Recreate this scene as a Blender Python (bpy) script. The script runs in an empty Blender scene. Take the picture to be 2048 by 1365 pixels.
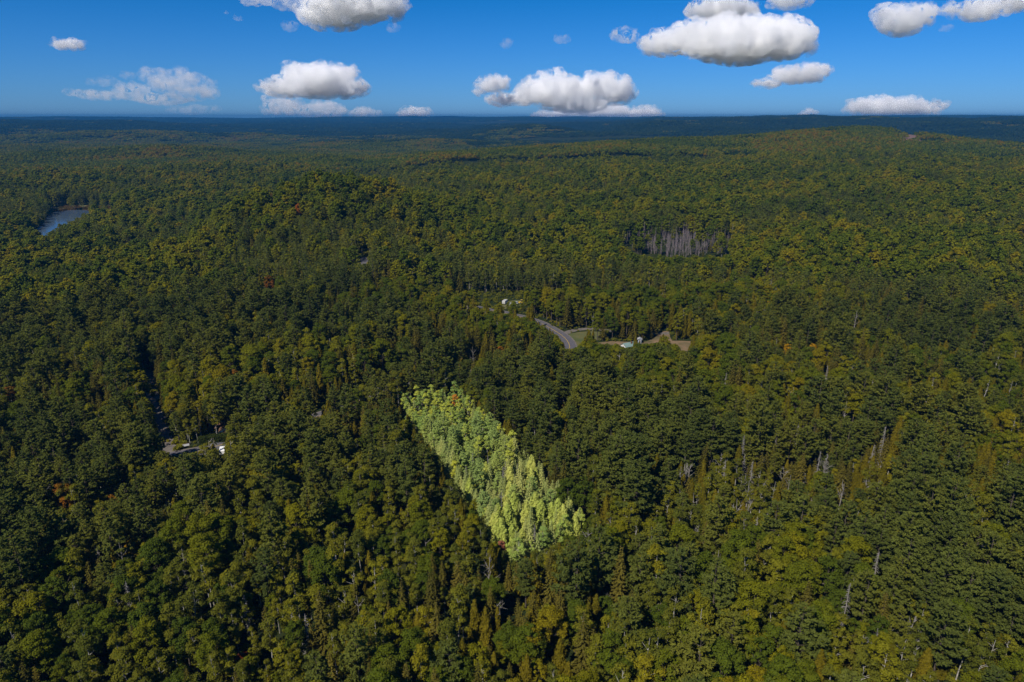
import bpy, math, random
import numpy as np
from mathutils import Vector, Matrix, Euler

rad = math.radians
random.seed(11)
RNG = np.random.default_rng(7)

# ------------------------------------------------------------------ camera, sky, sun
SC = bpy.context.scene
COL = SC.collection
CAM_Z = 120.0
PITCH = 18.2
FPX = 1365.0                     # focal length in pixels of the 2048 px wide photograph

cam_d = bpy.data.cameras.new("camera")
cam = bpy.data.objects.new("camera", cam_d)
COL.objects.link(cam)
cam.location = (0, 0, CAM_Z)
cam.rotation_euler = (rad(90 - PITCH), 0, 0)
cam_d.sensor_width = 36.0
cam_d.lens = 36.0 * FPX / 2048.0
cam_d.clip_start = 1.0
cam_d.clip_end = 150000.0
SC.camera = cam

SUN_EL = 47.0
SUN_AZ = -143.0                  # compass-like angle from +Y towards +X: the sun stands to the left, a little behind
sun_dir = Vector((math.sin(rad(SUN_AZ)) * math.cos(rad(SUN_EL)),
                  math.cos(rad(SUN_AZ)) * math.cos(rad(SUN_EL)), math.sin(rad(SUN_EL))))

world = bpy.data.worlds.new("World")
SC.world = world
world.use_nodes = True
wn = world.node_tree
for n in list(wn.nodes):
    wn.nodes.remove(n)
w_out = wn.nodes.new("ShaderNodeOutputWorld")
w_bg = wn.nodes.new("ShaderNodeBackground")
w_sky = wn.nodes.new("ShaderNodeTexSky")
w_sky.sky_type = 'NISHITA'
w_sky.sun_disc = False
w_sky.sun_elevation = rad(SUN_EL)
w_sky.sun_rotation = rad(SUN_AZ)
w_sky.altitude = 300.0
w_sky.air_density = 1.0
w_sky.dust_density = 0.2
w_sky.ozone_density = 3.0
w_tint = wn.nodes.new("ShaderNodeMix")
w_tint.data_type = 'RGBA'
w_tint.blend_type = 'MULTIPLY'
w_tint.inputs[0].default_value = 1.0
w_tc = wn.nodes.new("ShaderNodeTexCoord")
w_sep = wn.nodes.new("ShaderNodeSeparateXYZ")
w_ramp = wn.nodes.new("ShaderNodeValToRGB")                  # deep blue overhead, softer blue towards the horizon
w_ramp.color_ramp.elements[0].position = 0.0
w_ramp.color_ramp.elements[0].color = (0.27, 0.60, 1.36, 1)
w_ramp.color_ramp.elements[1].position = 0.17
w_ramp.color_ramp.elements[1].color = (0.010, 0.49, 1.06, 1)
wn.links.new(w_tc.outputs["Generated"], w_sep.inputs[0])
wn.links.new(w_sep.outputs["Z"], w_ramp.inputs[0])
wn.links.new(w_ramp.outputs[0], w_tint.inputs[7])
wn.links.new(w_sky.outputs[0], w_tint.inputs[6])
wn.links.new(w_tint.outputs[2], w_bg.inputs[0])
w_bg.inputs[1].default_value = 0.069
wn.links.new(w_bg.outputs[0], w_out.inputs[0])

sun_l = bpy.data.lights.new("sun", 'SUN')
sun_l.energy = 4.9
sun_l.angle = rad(0.53)
sun_l.color = (1.0, 0.93, 0.82)
sun_o = bpy.data.objects.new("sun", sun_l)
sun_o.rotation_euler = sun_dir.to_track_quat('Z', 'Y').to_euler()
sun_o.location = (-200, -100, 400)
COL.objects.link(sun_o)

SC.view_settings.view_transform = 'Standard'
SC.view_settings.look = 'None'
SC.view_settings.exposure = 0.2
SC.view_settings.gamma = 1.0
SC.view_settings.use_curve_mapping = False
SC.render.engine = 'CYCLES'
cy = SC.cycles
cy.max_bounces = 24
cy.diffuse_bounces = 3
cy.glossy_bounces = 2
cy.transmission_bounces = 3
cy.transparent_max_bounces = 8
cy.volume_bounces = 20
cy.use_denoising = True
try:
    cy.denoiser = 'OPENIMAGEDENOISE'
    cy.denoising_input_passes = 'RGB_ALBEDO_NORMAL'
    cy.denoising_prefilter = 'FAST'
except Exception:
    pass
cy.use_adaptive_sampling = True
cy.adaptive_threshold = 0.01
cy.caustics_reflective = False
cy.caustics_refractive = False
cy.sample_clamp_indirect = 6.0

# ------------------------------------------------------------------ helpers
def tag(o, label=None, cat=None, group=None, kind=None):
    if label: o["label"] = label
    if cat: o["category"] = cat
    if group: o["group"] = group
    if kind: o["kind"] = kind
    return o

def empty(name, loc, rz=0.0, scale=1.0):
    o = bpy.data.objects.new(name, None)
    o.empty_display_size = 0.5
    o.location = loc
    o.rotation_euler = (0, 0, rz)
    o.scale = (scale,) * 3 if not hasattr(scale, "__len__") else scale
    COL.objects.link(o)
    return o

def link(name, mesh, parent=None):
    o = bpy.data.objects.new(name, mesh)
    COL.objects.link(o)
    if parent is not None:
        o.parent = parent
    return o

def mesh_np(name, verts, faces, mats=(), face_mat=None, smooth=False):
    """verts (n,3); faces: list of lists or an (m,k) array"""
    me = bpy.data.meshes.new(name)
    if isinstance(faces, np.ndarray):
        m, k = faces.shape
        me.vertices.add(len(verts))
        me.vertices.foreach_set("co", np.asarray(verts, np.float32).ravel())
        me.loops.add(m * k)
        me.loops.foreach_set("vertex_index", faces.astype(np.int32).ravel())
        me.polygons.add(m)
        me.polygons.foreach_set("loop_start", np.arange(0, m * k, k, dtype=np.int32))
        me.polygons.foreach_set("loop_total", np.full(m, k, np.int32))
    else:
        me.from_pydata([tuple(v) for v in verts], [], faces)
    for mt in mats:
        me.materials.append(mt)
    if face_mat is not None:
        me.polygons.foreach_set("material_index", np.asarray(face_mat, np.int32))
    me.polygons.foreach_set("use_smooth", np.full(len(me.polygons), smooth, dtype=bool))
    me.update(calc_edges=True)
    me.validate()
    return me

class MB:
    """collects boxes and prisms into one mesh"""
    def __init__(self):
        self.v, self.f = [], []
    def box(self, c, s, rz=0.0, taper=1.0):
        n = len(self.v)
        ca, sa = math.cos(rz), math.sin(rz)
        for dz in (-1, 1):
            k = taper if dz > 0 else 1.0
            for dx, dy in ((-1, -1), (1, -1), (1, 1), (-1, 1)):
                x, y = dx * s[0] / 2 * k, dy * s[1] / 2 * k
                self.v.append((c[0] + x * ca - y * sa, c[1] + x * sa + y * ca, c[2] + dz * s[2] / 2))
        self.f += [[n, n + 3, n + 2, n + 1], [n + 4, n + 5, n + 6, n + 7]]
        for i in range(4):
            j = (i + 1) % 4
            self.f.append([n + i, n + j, n + 4 + j, n + 4 + i])
        return self
    def poly_prism(self, pts, y0, y1):
        """outline pts in (x,z) extruded along y"""
        n, k = len(self.v), len(pts)
        self.v += [(p[0], y0, p[1]) for p in pts] + [(p[0], y1, p[1]) for p in pts]
        self.f.append([n + i for i in range(k)])
        self.f.append([n + k + i for i in reversed(range(k))])
        for i in range(k):
            j = (i + 1) % k
            self.f.append([n + i, n + k + i, n + k + j, n + j])
        return self
    def cyl(self, a, b, r0, r1=None, n=10):
        r1 = r0 if r1 is None else r1
        a, b = Vector(a), Vector(b)
        ax = (b - a).normalized()
        u = ax.orthogonal().normalized(); w = ax.cross(u)
        k = len(self.v)
        for p, r in ((a, r0), (b, r1)):
            for i in range(n):
                t = 2 * math.pi * i / n
                self.v.append(tuple(p + u * (r * math.cos(t)) + w * (r * math.sin(t))))
        for i in range(n):
            j = (i + 1) % n
            self.f.append([k + i, k + j, k + n + j, k + n + i])
        self.f.append([k + i for i in reversed(range(n))])
        self.f.append([k + n + i for i in range(n)])
        return self
    def build(self, name, mat, parent=None, smooth=False):
        return link(name, mesh_np(name, self.v, self.f, [mat], smooth=smooth), parent)

# value noise -------------------------------------------------------
def _hash(ix, iy, iz, seed):
    h = (ix * 374761393 + iy * 668265263 + iz * 2147483647 + seed * 1274126177) & 0xFFFFFFFF
    h = ((h ^ (h >> 13)) * 1274126177) & 0xFFFFFFFF
    h = ((h ^ (h >> 16)) * 2246822519) & 0xFFFFFFFF
    return ((h ^ (h >> 15)) & 0xFFFFFF) / float(0xFFFFFF)

def vnoise(x, y, z=None, seed=0):
    x = np.asarray(x, float); y = np.asarray(y, float)
    z = np.zeros_like(x) if z is None else np.asarray(z, float)
    xi, yi, zi = np.floor(x).astype(np.int64), np.floor(y).astype(np.int64), np.floor(z).astype(np.int64)
    fx, fy, fz = x - xi, y - yi, z - zi
    fx, fy, fz = (t * t * (3 - 2 * t) for t in (fx, fy, fz))
    r = 0
    for a in (0, 1):
        for b in (0, 1):
            for c in (0, 1):
                w = (fx if a else 1 - fx) * (fy if b else 1 - fy) * (fz if c else 1 - fz)
                r = r + w * _hash(xi + a, yi + b, zi + c, seed)
    return r

def fbm(x, y, z=None, oct=4, seed=0):
    t, amp, tot = 0, 1.0, 0
    for o in range(oct):
        k = 2.03 ** o
        t = t + amp * vnoise(np.asarray(x) * k, np.asarray(y) * k, None if z is None else np.asarray(z) * k, seed + o)
        tot += amp
        amp *= 0.5
    return t / tot

# ------------------------------------------------------------------ terrain
AZ = np.array([-60, -36, -28, -20, -12, -5, 3, 12, 25, 36, 60], float)
PROF = {
    -36: [(300, 0), (600, -4), (800, -10), (950, -10), (1300, -8), (2000, 6), (2700, -5), (3300, 0), (4600, 40), (5400, 20), (7000, 76), (9000, 50), (12500, 100), (17000, 90)],
    -28: [(300, 0), (560, 3), (680, -10), (1000, -10), (1300, -8), (2000, 4), (2700, -5), (3300, 0), (4600, 32), (5400, 15), (7000, 70), (9000, 50), (12500, 99), (17000, 90)],
    -20: [(300, 0), (500, 8), (700, 16), (900, 0), (1300, -8), (2000, 0), (3000, -5), (4500, 10), (5400, 0), (7500, 48), (9000, 40), (12500, 97), (17000, 90)],
    -12: [(300, 0), (500, 10), (700, 20), (950, 0), (1300, -6), (2000, 4), (3000, -8), (4500, 0), (7500, 26), (9000, 40), (12500, 96), (17000, 90)],
    -5: [(300, 0), (500, 1), (700, 6), (1000, 9), (1300, 14), (1800, 34), (2500, -5), (4500, 0), (7500, 28), (9000, 46), (12500, 95), (17000, 90)],
    3: [(300, 0), (420, 0), (700, 3), (1000, 12), (1400, 26), (2000, 46), (2600, 0), (3600, 0), (4500, 20), (7000, 40), (9000, 60), (12500, 96), (17000, 90)],
    12: [(300, 0), (450, 0), (700, 4), (1000, 14), (1400, 30), (2050, 56), (2700, 5), (3600, 10), (5000, 66), (6500, 92), (9000, 80), (12500, 99), (17000, 92)],
    25: [(300, 2), (450, 3), (700, 8), (1000, 18), (1400, 36), (2150, 70), (2800, 10), (3600, 20), (5200, 96), (6500, 104), (9000, 80), (12500, 102), (17000, 94)],
    36: [(300, 3), (450, 4), (700, 10), (1000, 20), (1400, 30), (2000, 52), (2800, 15), (3600, 25), (5200, 98), (6500, 106), (9000, 80), (12500, 103), (17000, 95)],
}
PROF[-60] = PROF[-36]; PROF[60] = PROF[36]
LD = np.linspace(math.log(20), math.log(17000), 260)
TAB = np.zeros((len(AZ), len(LD)))
for i, a in enumerate(AZ):
    p = PROF[int(a)]
    TAB[i] = np.interp(LD, [math.log(20)] + [math.log(q[0]) for q in p], [0] + [q[1] for q in p])
ker = np.exp(-0.5 * (np.arange(-5, 6) / 2.0) ** 2); ker /= ker.sum()
for i in range(len(AZ)):
    TAB[i] = np.convolve(np.pad(TAB[i], 5, mode='edge'), ker, mode='valid')

def ground(x, y):
    x = np.asarray(x, float); y = np.asarray(y, float)
    d = np.maximum(np.hypot(x, y), 21)
    az = np.degrees(np.arctan2(x, y))
    az = np.clip(az, -59.9, 59.9)
    i = np.clip(np.searchsorted(AZ, az) - 1, 0, len(AZ) - 2)
    fa = (az - AZ[i]) / (AZ[i + 1] - AZ[i])
    fa = fa * fa * (3 - 2 * fa)
    g = (np.log(np.minimum(d, 16999)) - LD[0]) / (LD[1] - LD[0])
    j = np.clip(g.astype(int), 0, len(LD) - 2); fj = g - j
    t = (TAB[i, j] * (1 - fa) + TAB[i + 1, j] * fa) * (1 - fj) + (TAB[i, j + 1] * (1 - fa) + TAB[i + 1, j + 1] * fa) * fj
    # rounded hill on the left in the middle distance
    t = t + 26 * np.exp(-(((x + 185) / 120) ** 2 + ((y - 680) / 100) ** 2))
    t = t + (fbm(x / 1300.0, y / 5200.0, oct=4, seed=23) - .5) * 76 * np.clip((d - 8200) / 2500, 0, 1)
    t = t + (fbm(x / 520.0, y / 1300.0, oct=3, seed=29) - .5) * 46 * np.clip((d - 3300) / 900, 0, 1) * np.clip((8500 - d) / 1500, 0, 1)
    # small cone far behind the right-hand hill
    t = t + 52 * np.exp(-(((x - 130) / 300) ** 2 + ((y - 4300) / 420) ** 2))
    lw_ = np.exp(-((x + 452) ** 2 + (y - 735) ** 2) ** 2 / 185.0 ** 4)
    n1 = fbm(x / 130.0, y / 130.0, oct=3, seed=3) - 0.5
    n2 = fbm(x / 520.0, y / 520.0, oct=2, seed=9) - 0.5
    n3 = fbm(x / 1900.0, y / 2600.0, oct=3, seed=17) - 0.5
    t = t + n1 * 7 * np.clip((d - 320) / 400, 0, 1) + n2 * 62 * np.clip((d - 700) / 1100, 0, 1) * np.clip((9000 - d) / 3000, 0.35, 1)
    t = t + n3 * 52 * np.clip((d - 2600) / 3000, 0, 1) * np.clip((13500 - d) / 3000, .65, 1)
    return t * (1 - lw_) - 10.0 * lw_

def g1(x, y):
    return float(ground(np.array([x]), np.array([y]))[0])

CP, SP = math.cos(rad(PITCH)), math.sin(rad(PITCH))
def ray(px, py):
    u, v = (px - 1024.0) / FPX, (682.5 - py) / FPX
    return np.array([u, CP + v * SP, -SP + v * CP])
def project(x, y, z):
    dx, dy, dz = x, y, z - CAM_Z
    depth = dy * CP - dz * SP
    up = dy * SP + dz * CP
    return 1024 + FPX * dx / depth, 682.5 - FPX * up / depth, depth
def at(px, py, above=0.0):
    """the point of the terrain (raised by above) that the given direction from the drone meets"""
    r = ray(px, py)
    t = np.geomspace(60, 15000, 4000)
    P = r[None, :] * t[:, None]
    z = CAM_Z + P[:, 2]
    hit = np.nonzero(z < ground(P[:, 0], P[:, 1]) + above)[0]
    k = hit[0] if len(hit) else len(t) - 1
    return float(P[k, 0]), float(P[k, 1])

# ------------------------------------------------------------------ materials
def new_mat(name):
    m = bpy.data.materials.new(name)
    m.use_nodes = True
    nt = m.node_tree
    for n in list(nt.nodes):
        nt.nodes.remove(n)
    out = nt.nodes.new("ShaderNodeOutputMaterial")
    return m, nt, out

def nd(nt, kind, **kw):
    n = nt.nodes.new(kind)
    for k, v in kw.items():
        setattr(n, k, v)
    return n

def math_n(nt, op, a, b=None, clamp=False):
    n = nd(nt, "ShaderNodeMath", operation=op)
    n.use_clamp = clamp
    for i, s in enumerate((a, b)):
        if s is None: continue
        if isinstance(s, (int, float)): n.inputs[i].default_value = s
        else: nt.links.new(s, n.inputs[i])
    return n.outputs[0]

def ramp_n(nt, fac, stops, interp='LINEAR'):
    r = nd(nt, "ShaderNodeValToRGB")
    r.color_ramp.interpolation = interp
    el = r.color_ramp.elements
    while len(el) < len(stops): el.new(0.5)
    for e, (p, c) in zip(el, stops):
        e.position = p; e.color = (*c, 1)
    nt.links.new(fac, r.inputs[0])
    return r.outputs[0]

def leaf_mat(name, stops, trans=0.3, patch=0.55, clump_attr=False, patch_scale=0.012):
    m, nt, out = new_mat(name)
    geo = nd(nt, "ShaderNodeNewGeometry")
    info = nd(nt, "ShaderNodeObjectInfo")
    n1 = nd(nt, "ShaderNodeTexNoise"); n1.inputs["Scale"].default_value = patch_scale; n1.inputs["Detail"].default_value = 3
    nt.links.new(geo.outputs["Position"], n1.inputs["Vector"])
    rnd = info.outputs["Random"]
    if clump_attr:
        at_ = nd(nt, "ShaderNodeAttribute", attribute_name="rnd")
        rnd = math_n(nt, 'FRACT', math_n(nt, 'ADD', rnd, at_.outputs["Fac"]))
    p = math_n(nt, 'MULTIPLY', math_n(nt, 'SUBTRACT', n1.outputs[0], 0.5), 3.0 * patch)
    fac = math_n(nt, 'ADD', math_n(nt, 'MULTIPLY', rnd, 1.0), p, True)
    col = ramp_n(nt, fac, stops)
    n2 = nd(nt, "ShaderNodeTexNoise"); n2.inputs["Scale"].default_value = 0.9; n2.inputs["Detail"].default_value = 2
    nt.links.new(geo.outputs["Position"], n2.inputs["Vector"])
    k = math_n(nt, 'ADD', math_n(nt, 'MULTIPLY', n2.outputs[0], 0.9), 0.55)
    mx = nd(nt, "ShaderNodeVectorMath", operation='SCALE')
    nt.links.new(col, mx.inputs[0]); nt.links.new(k, mx.inputs["Scale"])
    d = nd(nt, "ShaderNodeBsdfDiffuse"); t = nd(nt, "ShaderNodeBsdfTranslucent")
    ms = nd(nt, "ShaderNodeMixShader"); ms.inputs[0].default_value = trans
    nt.links.new(mx.outputs[0], d.inputs[0]); nt.links.new(mx.outputs[0], t.inputs[0])
    nt.links.new(d.outputs[0], ms.inputs[1]); nt.links.new(t.outputs[0], ms.inputs[2])
    nt.links.new(ms.outputs[0], out.inputs[0])
    return m

def plain(name, col, rough=0.7, noise=0.0, scale=1.0, metallic=0.0, spec=0.3, bump=0.0, col2=None):
    m, nt, out = new_mat(name)
    b = nd(nt, "ShaderNodeBsdfPrincipled")
    b.inputs["Roughness"].default_value = rough
    b.inputs["Metallic"].default_value = metallic
    b.inputs["Specular IOR Level"].default_value = spec
    if noise or col2:
        tc = nd(nt, "ShaderNodeNewGeometry")
        n = nd(nt, "ShaderNodeTexNoise"); n.inputs["Scale"].default_value = scale; n.inputs["Detail"].default_value = 5
        nt.links.new(tc.outputs["Position"], n.inputs["Vector"])
        c2 = col2 or tuple(c * (1 - noise) for c in col)
        c = ramp_n(nt, n.outputs[0], [(0.35, c2), (0.65, col)])
        nt.links.new(c, b.inputs["Base Color"])
        if bump:
            bn = nd(nt, "ShaderNodeBump"); bn.inputs["Strength"].default_value = bump
            nt.links.new(n.outputs[0], bn.inputs["Height"]); nt.links.new(bn.outputs[0], b.inputs["Normal"])
    else:
        b.inputs["Base Color"].default_value = (*col, 1)
    nt.links.new(b.outputs[0], out.inputs[0])
    return m

M = {}
# woods all round: greens of the species
M['pine'] = leaf_mat("pine_needles", [(0.0, (0.089, 0.111, 0.024)), (.5, (0.125, 0.146, 0.027)), (1, (0.164, 0.168, 0.024))], .42)
M['spruce'] = leaf_mat("spruce_needles", [(0.0, (0.093, 0.085, 0.015)), (.5, (0.141, 0.123, 0.020)), (1, (0.177, 0.145, 0.024))], .42)
M['cedar'] = leaf_mat("cedar_sprays", [(0.0, (0.117, 0.106, 0.009)), (.5, (0.164, 0.134, 0.010)), (1, (0.184, 0.148, 0.011))], .42)
M['maple'] = leaf_mat("maple_leaves", [(0.0, (0.080, 0.110, 0.012)), (.35, (0.113, 0.141, 0.011)), (.7, (0.170, 0.175, 0.010)), (.97, (0.215, 0.199, 0.009)), (1, (0.230, 0.191, 0.009))], .45)
M['birch'] = leaf_mat("birch_leaves", [(0.0, (0.113, 0.127, 0.017)), (.5, (0.167, 0.167, 0.017)), (.93, (0.220, 0.210, 0.014)), (1, (0.242, 0.212, 0.012))], .45)
# lot highlight put into the leaf colours: lit copies of the same species
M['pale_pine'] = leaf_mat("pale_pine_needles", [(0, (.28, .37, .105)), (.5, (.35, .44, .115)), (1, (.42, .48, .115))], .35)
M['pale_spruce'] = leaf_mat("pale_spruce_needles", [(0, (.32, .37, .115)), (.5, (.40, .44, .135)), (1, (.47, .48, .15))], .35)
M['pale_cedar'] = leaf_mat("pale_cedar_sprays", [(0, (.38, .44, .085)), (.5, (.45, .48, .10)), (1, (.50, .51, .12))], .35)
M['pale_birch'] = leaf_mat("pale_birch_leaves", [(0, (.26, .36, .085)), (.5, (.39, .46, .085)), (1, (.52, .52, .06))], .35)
TURN = dict(patch=.9, patch_scale=.34)          # partly turned crowns: green, yellow and red leaves mixed within each
M['orange'] = leaf_mat("orange_leaves", [(0, (.10, .13, .016)), (.35, (.24, .13, .012)), (1, (.38, .12, .012))], .3, **TURN)
M['bright_orange'] = leaf_mat("bright_orange_leaves", [(0, (.60, .34, .05)), (.4, (.80, .22, .03)), (1, (.80, .15, .03))], .35, **TURN)
M['red'] = leaf_mat("red_leaves", [(0, (.085, .085, .015)), (.4, (.14, .045, .014)), (1, (.20, .035, .016))], .3, **TURN)
M['pinkish'] = leaf_mat("dull_red_leaves", [(0, (.24, .16, .06)), (1, (.36, .12, .08))], .3, **TURN)
M['yellow'] = leaf_mat("yellow_leaves", [(0, (.15, .16, .012)), (.5, (.30, .21, .010)), (1, (.38, .21, .010))], .3, **TURN)
M['rust'] = leaf_mat("rust_leaves", [(0, (.085, .11, .014)), (.45, (.14, .09, .013)), (1, (.20, .08, .014))], .3, **TURN)
M['hedge'] = leaf_mat("hedge_leaves", [(0, (.040, .055, .010)), (1, (.055, .07, .012))], .2)
M['far'] = leaf_mat("far_leaves", [(0.0, (0.070, 0.099, 0.012)), (.35, (0.099, 0.126, 0.012)), (.72, (0.145, 0.149, 0.010)), (.97, (0.181, 0.161, 0.009)), (1, (0.200, 0.139, 0.009))], .42, .85, clump_attr=True, patch_scale=0.0045)
M['far_conifer'] = leaf_mat("far_needles", [(0.0, (.022, .042, .018)), (.6, (.034, .056, .020)), (1, (.05, .072, .02))], .35, clump_attr=True, patch_scale=0.003)  # conifers darkened: cloud shade over the far ridges put into their needle colour
M['reed'] = leaf_mat("reed_blades", [(0, (.10, .075, .022)), (1, (.16, .10, .03))], .2)
M['bark'] = plain("grey_brown_bark", (.10, .08, .06), .9, .5, 2.0)
M['pale_bark'] = plain("pale_birch_bark", (.42, .40, .36), .8, .5, 1.5)
M['dead'] = plain("weathered_dead_wood", (.27, .25, .23), .9, .45, 1.5)
M['dead_mauve'] = plain("mauve_grey_dead_wood", (.215, .178, .18), .9, .4, 1.0)

# ------------------------------------------------------------------ tree meshes
def cards(pos, nrm, tan, ln, wd):
    """rhombic leaf clumps: pos (n,3), normal, direction, length, width"""
    n = len(pos)
    tan = tan - nrm * np.sum(tan * nrm, 1, keepdims=True)
    tan /= np.linalg.norm(tan, axis=1, keepdims=True) + 1e-9
    bi = np.cross(nrm, tan)
    ln = np.asarray(ln).reshape(-1, 1) * np.ones((n, 1)); wd = np.asarray(wd).reshape(-1, 1) * np.ones((n, 1))
    v = np.stack([pos - tan * ln * .5, pos + bi * wd * .5 + tan * ln * .08, pos + tan * ln * .5, pos - bi * wd * .5 + tan * ln * .08], 1)
    f = np.arange(n * 4).reshape(n, 4)
    return v.reshape(-1, 3), f

def unit(v):
    return v / (np.linalg.norm(v, axis=1, keepdims=True) + 1e-9)

def rdirs(r, n):
    return unit(r.normal(size=(n, 3)))

def lobes_foliage(r, centers, radii, per_m2, size, squash=.8, up=.35):
    P, N = [], []
    for c, a in zip(centers, radii):
        n = max(6, int(per_m2 * 4 * math.pi * a * a))
        d = rdirs(r, n)
        d[:, 2] = np.where(d[:, 2] < -.35, -d[:, 2], d[:, 2])
        rr = a * r.uniform(.55, 1.22, (n, 1))
        P.append(c + d * rr * np.array([1, 1, squash])); N.append(d)
    P = np.concatenate(P); N = np.concatenate(N)
    N = unit(N + r.normal(size=N.shape) * .55 + np.array([0, 0, up]))
    T = rdirs(r, len(P))
    s = size * r.uniform(.6, 1.35, len(P))
    return cards(P, N, T, s * 1.25, s)

def tube_mesh(chain, rad_, n=6):
    """chain of points, radii -> verts, quads"""
    chain = np.asarray(chain, float)
    v, f = [], []
    for i, (p, a) in enumerate(zip(chain, rad_)):
        d = chain[min(i + 1, len(chain) - 1)] - chain[max(i - 1, 0)]
        d = d / (np.linalg.norm(d) + 1e-9)
        u = np.cross(d, [0, 1, .01] if abs(d[0]) > .5 else [1, 0, .01]); u /= np.linalg.norm(u)
        w = np.cross(d, u)
        for k in range(n):
            t = 2 * math.pi * k / n
            v.append(p + (u * math.cos(t) + w * math.sin(t)) * a)
    for i in range(len(chain) - 1):
        for k in range(n):
            j = (k + 1) % n
            f.append([i * n + k, i * n + j, (i + 1) * n + j, (i + 1) * n + k])
    return np.array(v), np.array(f)

def join(parts):
    V, F, o = [], [], 0
    for v, f in parts:
        V.append(v); F.append(f + o); o += len(v)
    return np.concatenate(V), np.concatenate(F)

def trunk_chain(r, h, lean=.03):
    z = np.linspace(-.4, h, 6)
    w = np.cumsum(r.normal(size=(6, 2)) * lean * h * .4, 0) * (z / h).reshape(-1, 1).clip(0, 1)
    return np.column_stack([w, z])

def limb(r, base, az, ln, rise, r0):
    d = np.array([math.cos(az), math.sin(az), rise])
    p = [base, base + d * ln * .5 + r.normal(size=3) * ln * .05, base + d * ln + np.array([0, 0, ln * .12])]
    return tube_mesh(p, [r0, r0 * .6, r0 * .2], 4)

def gen_maple(seed, lod):
    r = np.random.default_rng(seed)
    h = r.uniform(12, 17.5); R = r.uniform(2.4, 3.7)
    tc = trunk_chain(r, h * .85)
    tr = [tube_mesh(tc, np.linspace(.26, .05, 6), 6)]
    zc = h * .62; hz = h * .38
    nl = int(r.integers(30, 46))
    C, A = [], []
    for i in range(nl):
        t = (i + .5) / nl
        zz = 1 - 1.55 * t                       # -0.55 .. 1
        ph = i * 2.399 + r.uniform(-.5, .5)
        rr = math.sqrt(max(0, 1 - zz * zz)) * r.uniform(.72, 1.08)
        a = r.uniform(.5, 1.35) * R / 3.5
        C.append(np.array([rr * math.cos(ph) * (R - a * .5), rr * math.sin(ph) * (R - a * .5), zc + zz * (hz - a * .4) + r.uniform(-.6, .6)])); A.append(a)
        if i % 3 == 0:
            b = tc[3]
            d = C[-1] - b
            tr.append(tube_mesh([b, b + d * .5 + [0, 0, .2], C[-1]], [.11, .07, .02], 4))
    fo = lobes_foliage(r, C, A, *((15, .30) if lod == 0 else (2.4, .78)))
    return fo, join(tr), h

def gen_birch(seed, lod):
    r = np.random.default_rng(seed)
    h = r.uniform(12.5, 16.5); R = r.uniform(1.8, 2.6)
    tc = trunk_chain(r, h * .93, .04)
    tr = [tube_mesh(tc, np.linspace(.17, .03, 6), 6)]
    C, A = [], []
    for i in range(int(r.integers(17, 24))):
        zz = r.uniform(.42, 1.0)
        ph = i * 2.399 + r.uniform(-.6, .6)
        w = math.sin(math.pi * min(.97, (zz - .36) / .68)) ** .7
        rr = R * w * r.uniform(.35, 1)
        c = np.array([rr * math.cos(ph), rr * math.sin(ph), h * zz])
        k = min(4, int(zz * 5)); c[:2] += tc[k][:2]
        C.append(c); A.append(r.uniform(.5, 1.0))
        if i % 2 == 0:
            tr.append(tube_mesh([tc[k] * [1, 1, 0] + [0, 0, c[2] - 1.0], c], [.05, .012], 4))
    fo = lobes_foliage(r, C, A, *((14, .28) if lod == 0 else (2.8, .7)))
    return fo, join(tr), h

def gen_cedar(seed, lod):
    r = np.random.default_rng(seed)
    h = r.uniform(9.5, 13.5); R = r.uniform(1.15, 1.7)
    tr = [tube_mesh(trunk_chain(r, h * .95), np.linspace(.17, .02, 6), 5)]
    n = 2600 if lod == 0 else 320
    z = r.beta(1.15, 1.35, n)
    ph = r.uniform(0, 2 * math.pi, n)
    lump = 1 + .26 * np.sin(ph * 3 + z * 11 + seed) + .18 * np.sin(ph * 5 - z * 23)
    prof = (np.clip(1 - z, 0, 1) ** .62) * np.clip(.45 + 2.2 * z, 0, 1)
    rr = R * 1.25 * prof * lump * np.sqrt(r.uniform(.3, 1.05, n)) + .08
    P = np.column_stack([rr * np.cos(ph), rr * np.sin(ph), h * (.10 + .92 * z)])
    N = unit(np.column_stack([np.cos(ph), np.sin(ph), np.full(n, .5)]) + r.normal(size=(n, 3)) * .5)
    T = unit(np.column_stack([np.cos(ph) * .4, np.sin(ph) * .4, np.ones(n)]) + r.normal(size=(n, 3)) * .3)
    s = (.34 if lod == 0 else .95) * r.uniform(.6, 1.3, n)
    return cards(P, N, T, s * 1.5, s), join(tr), h

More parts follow.
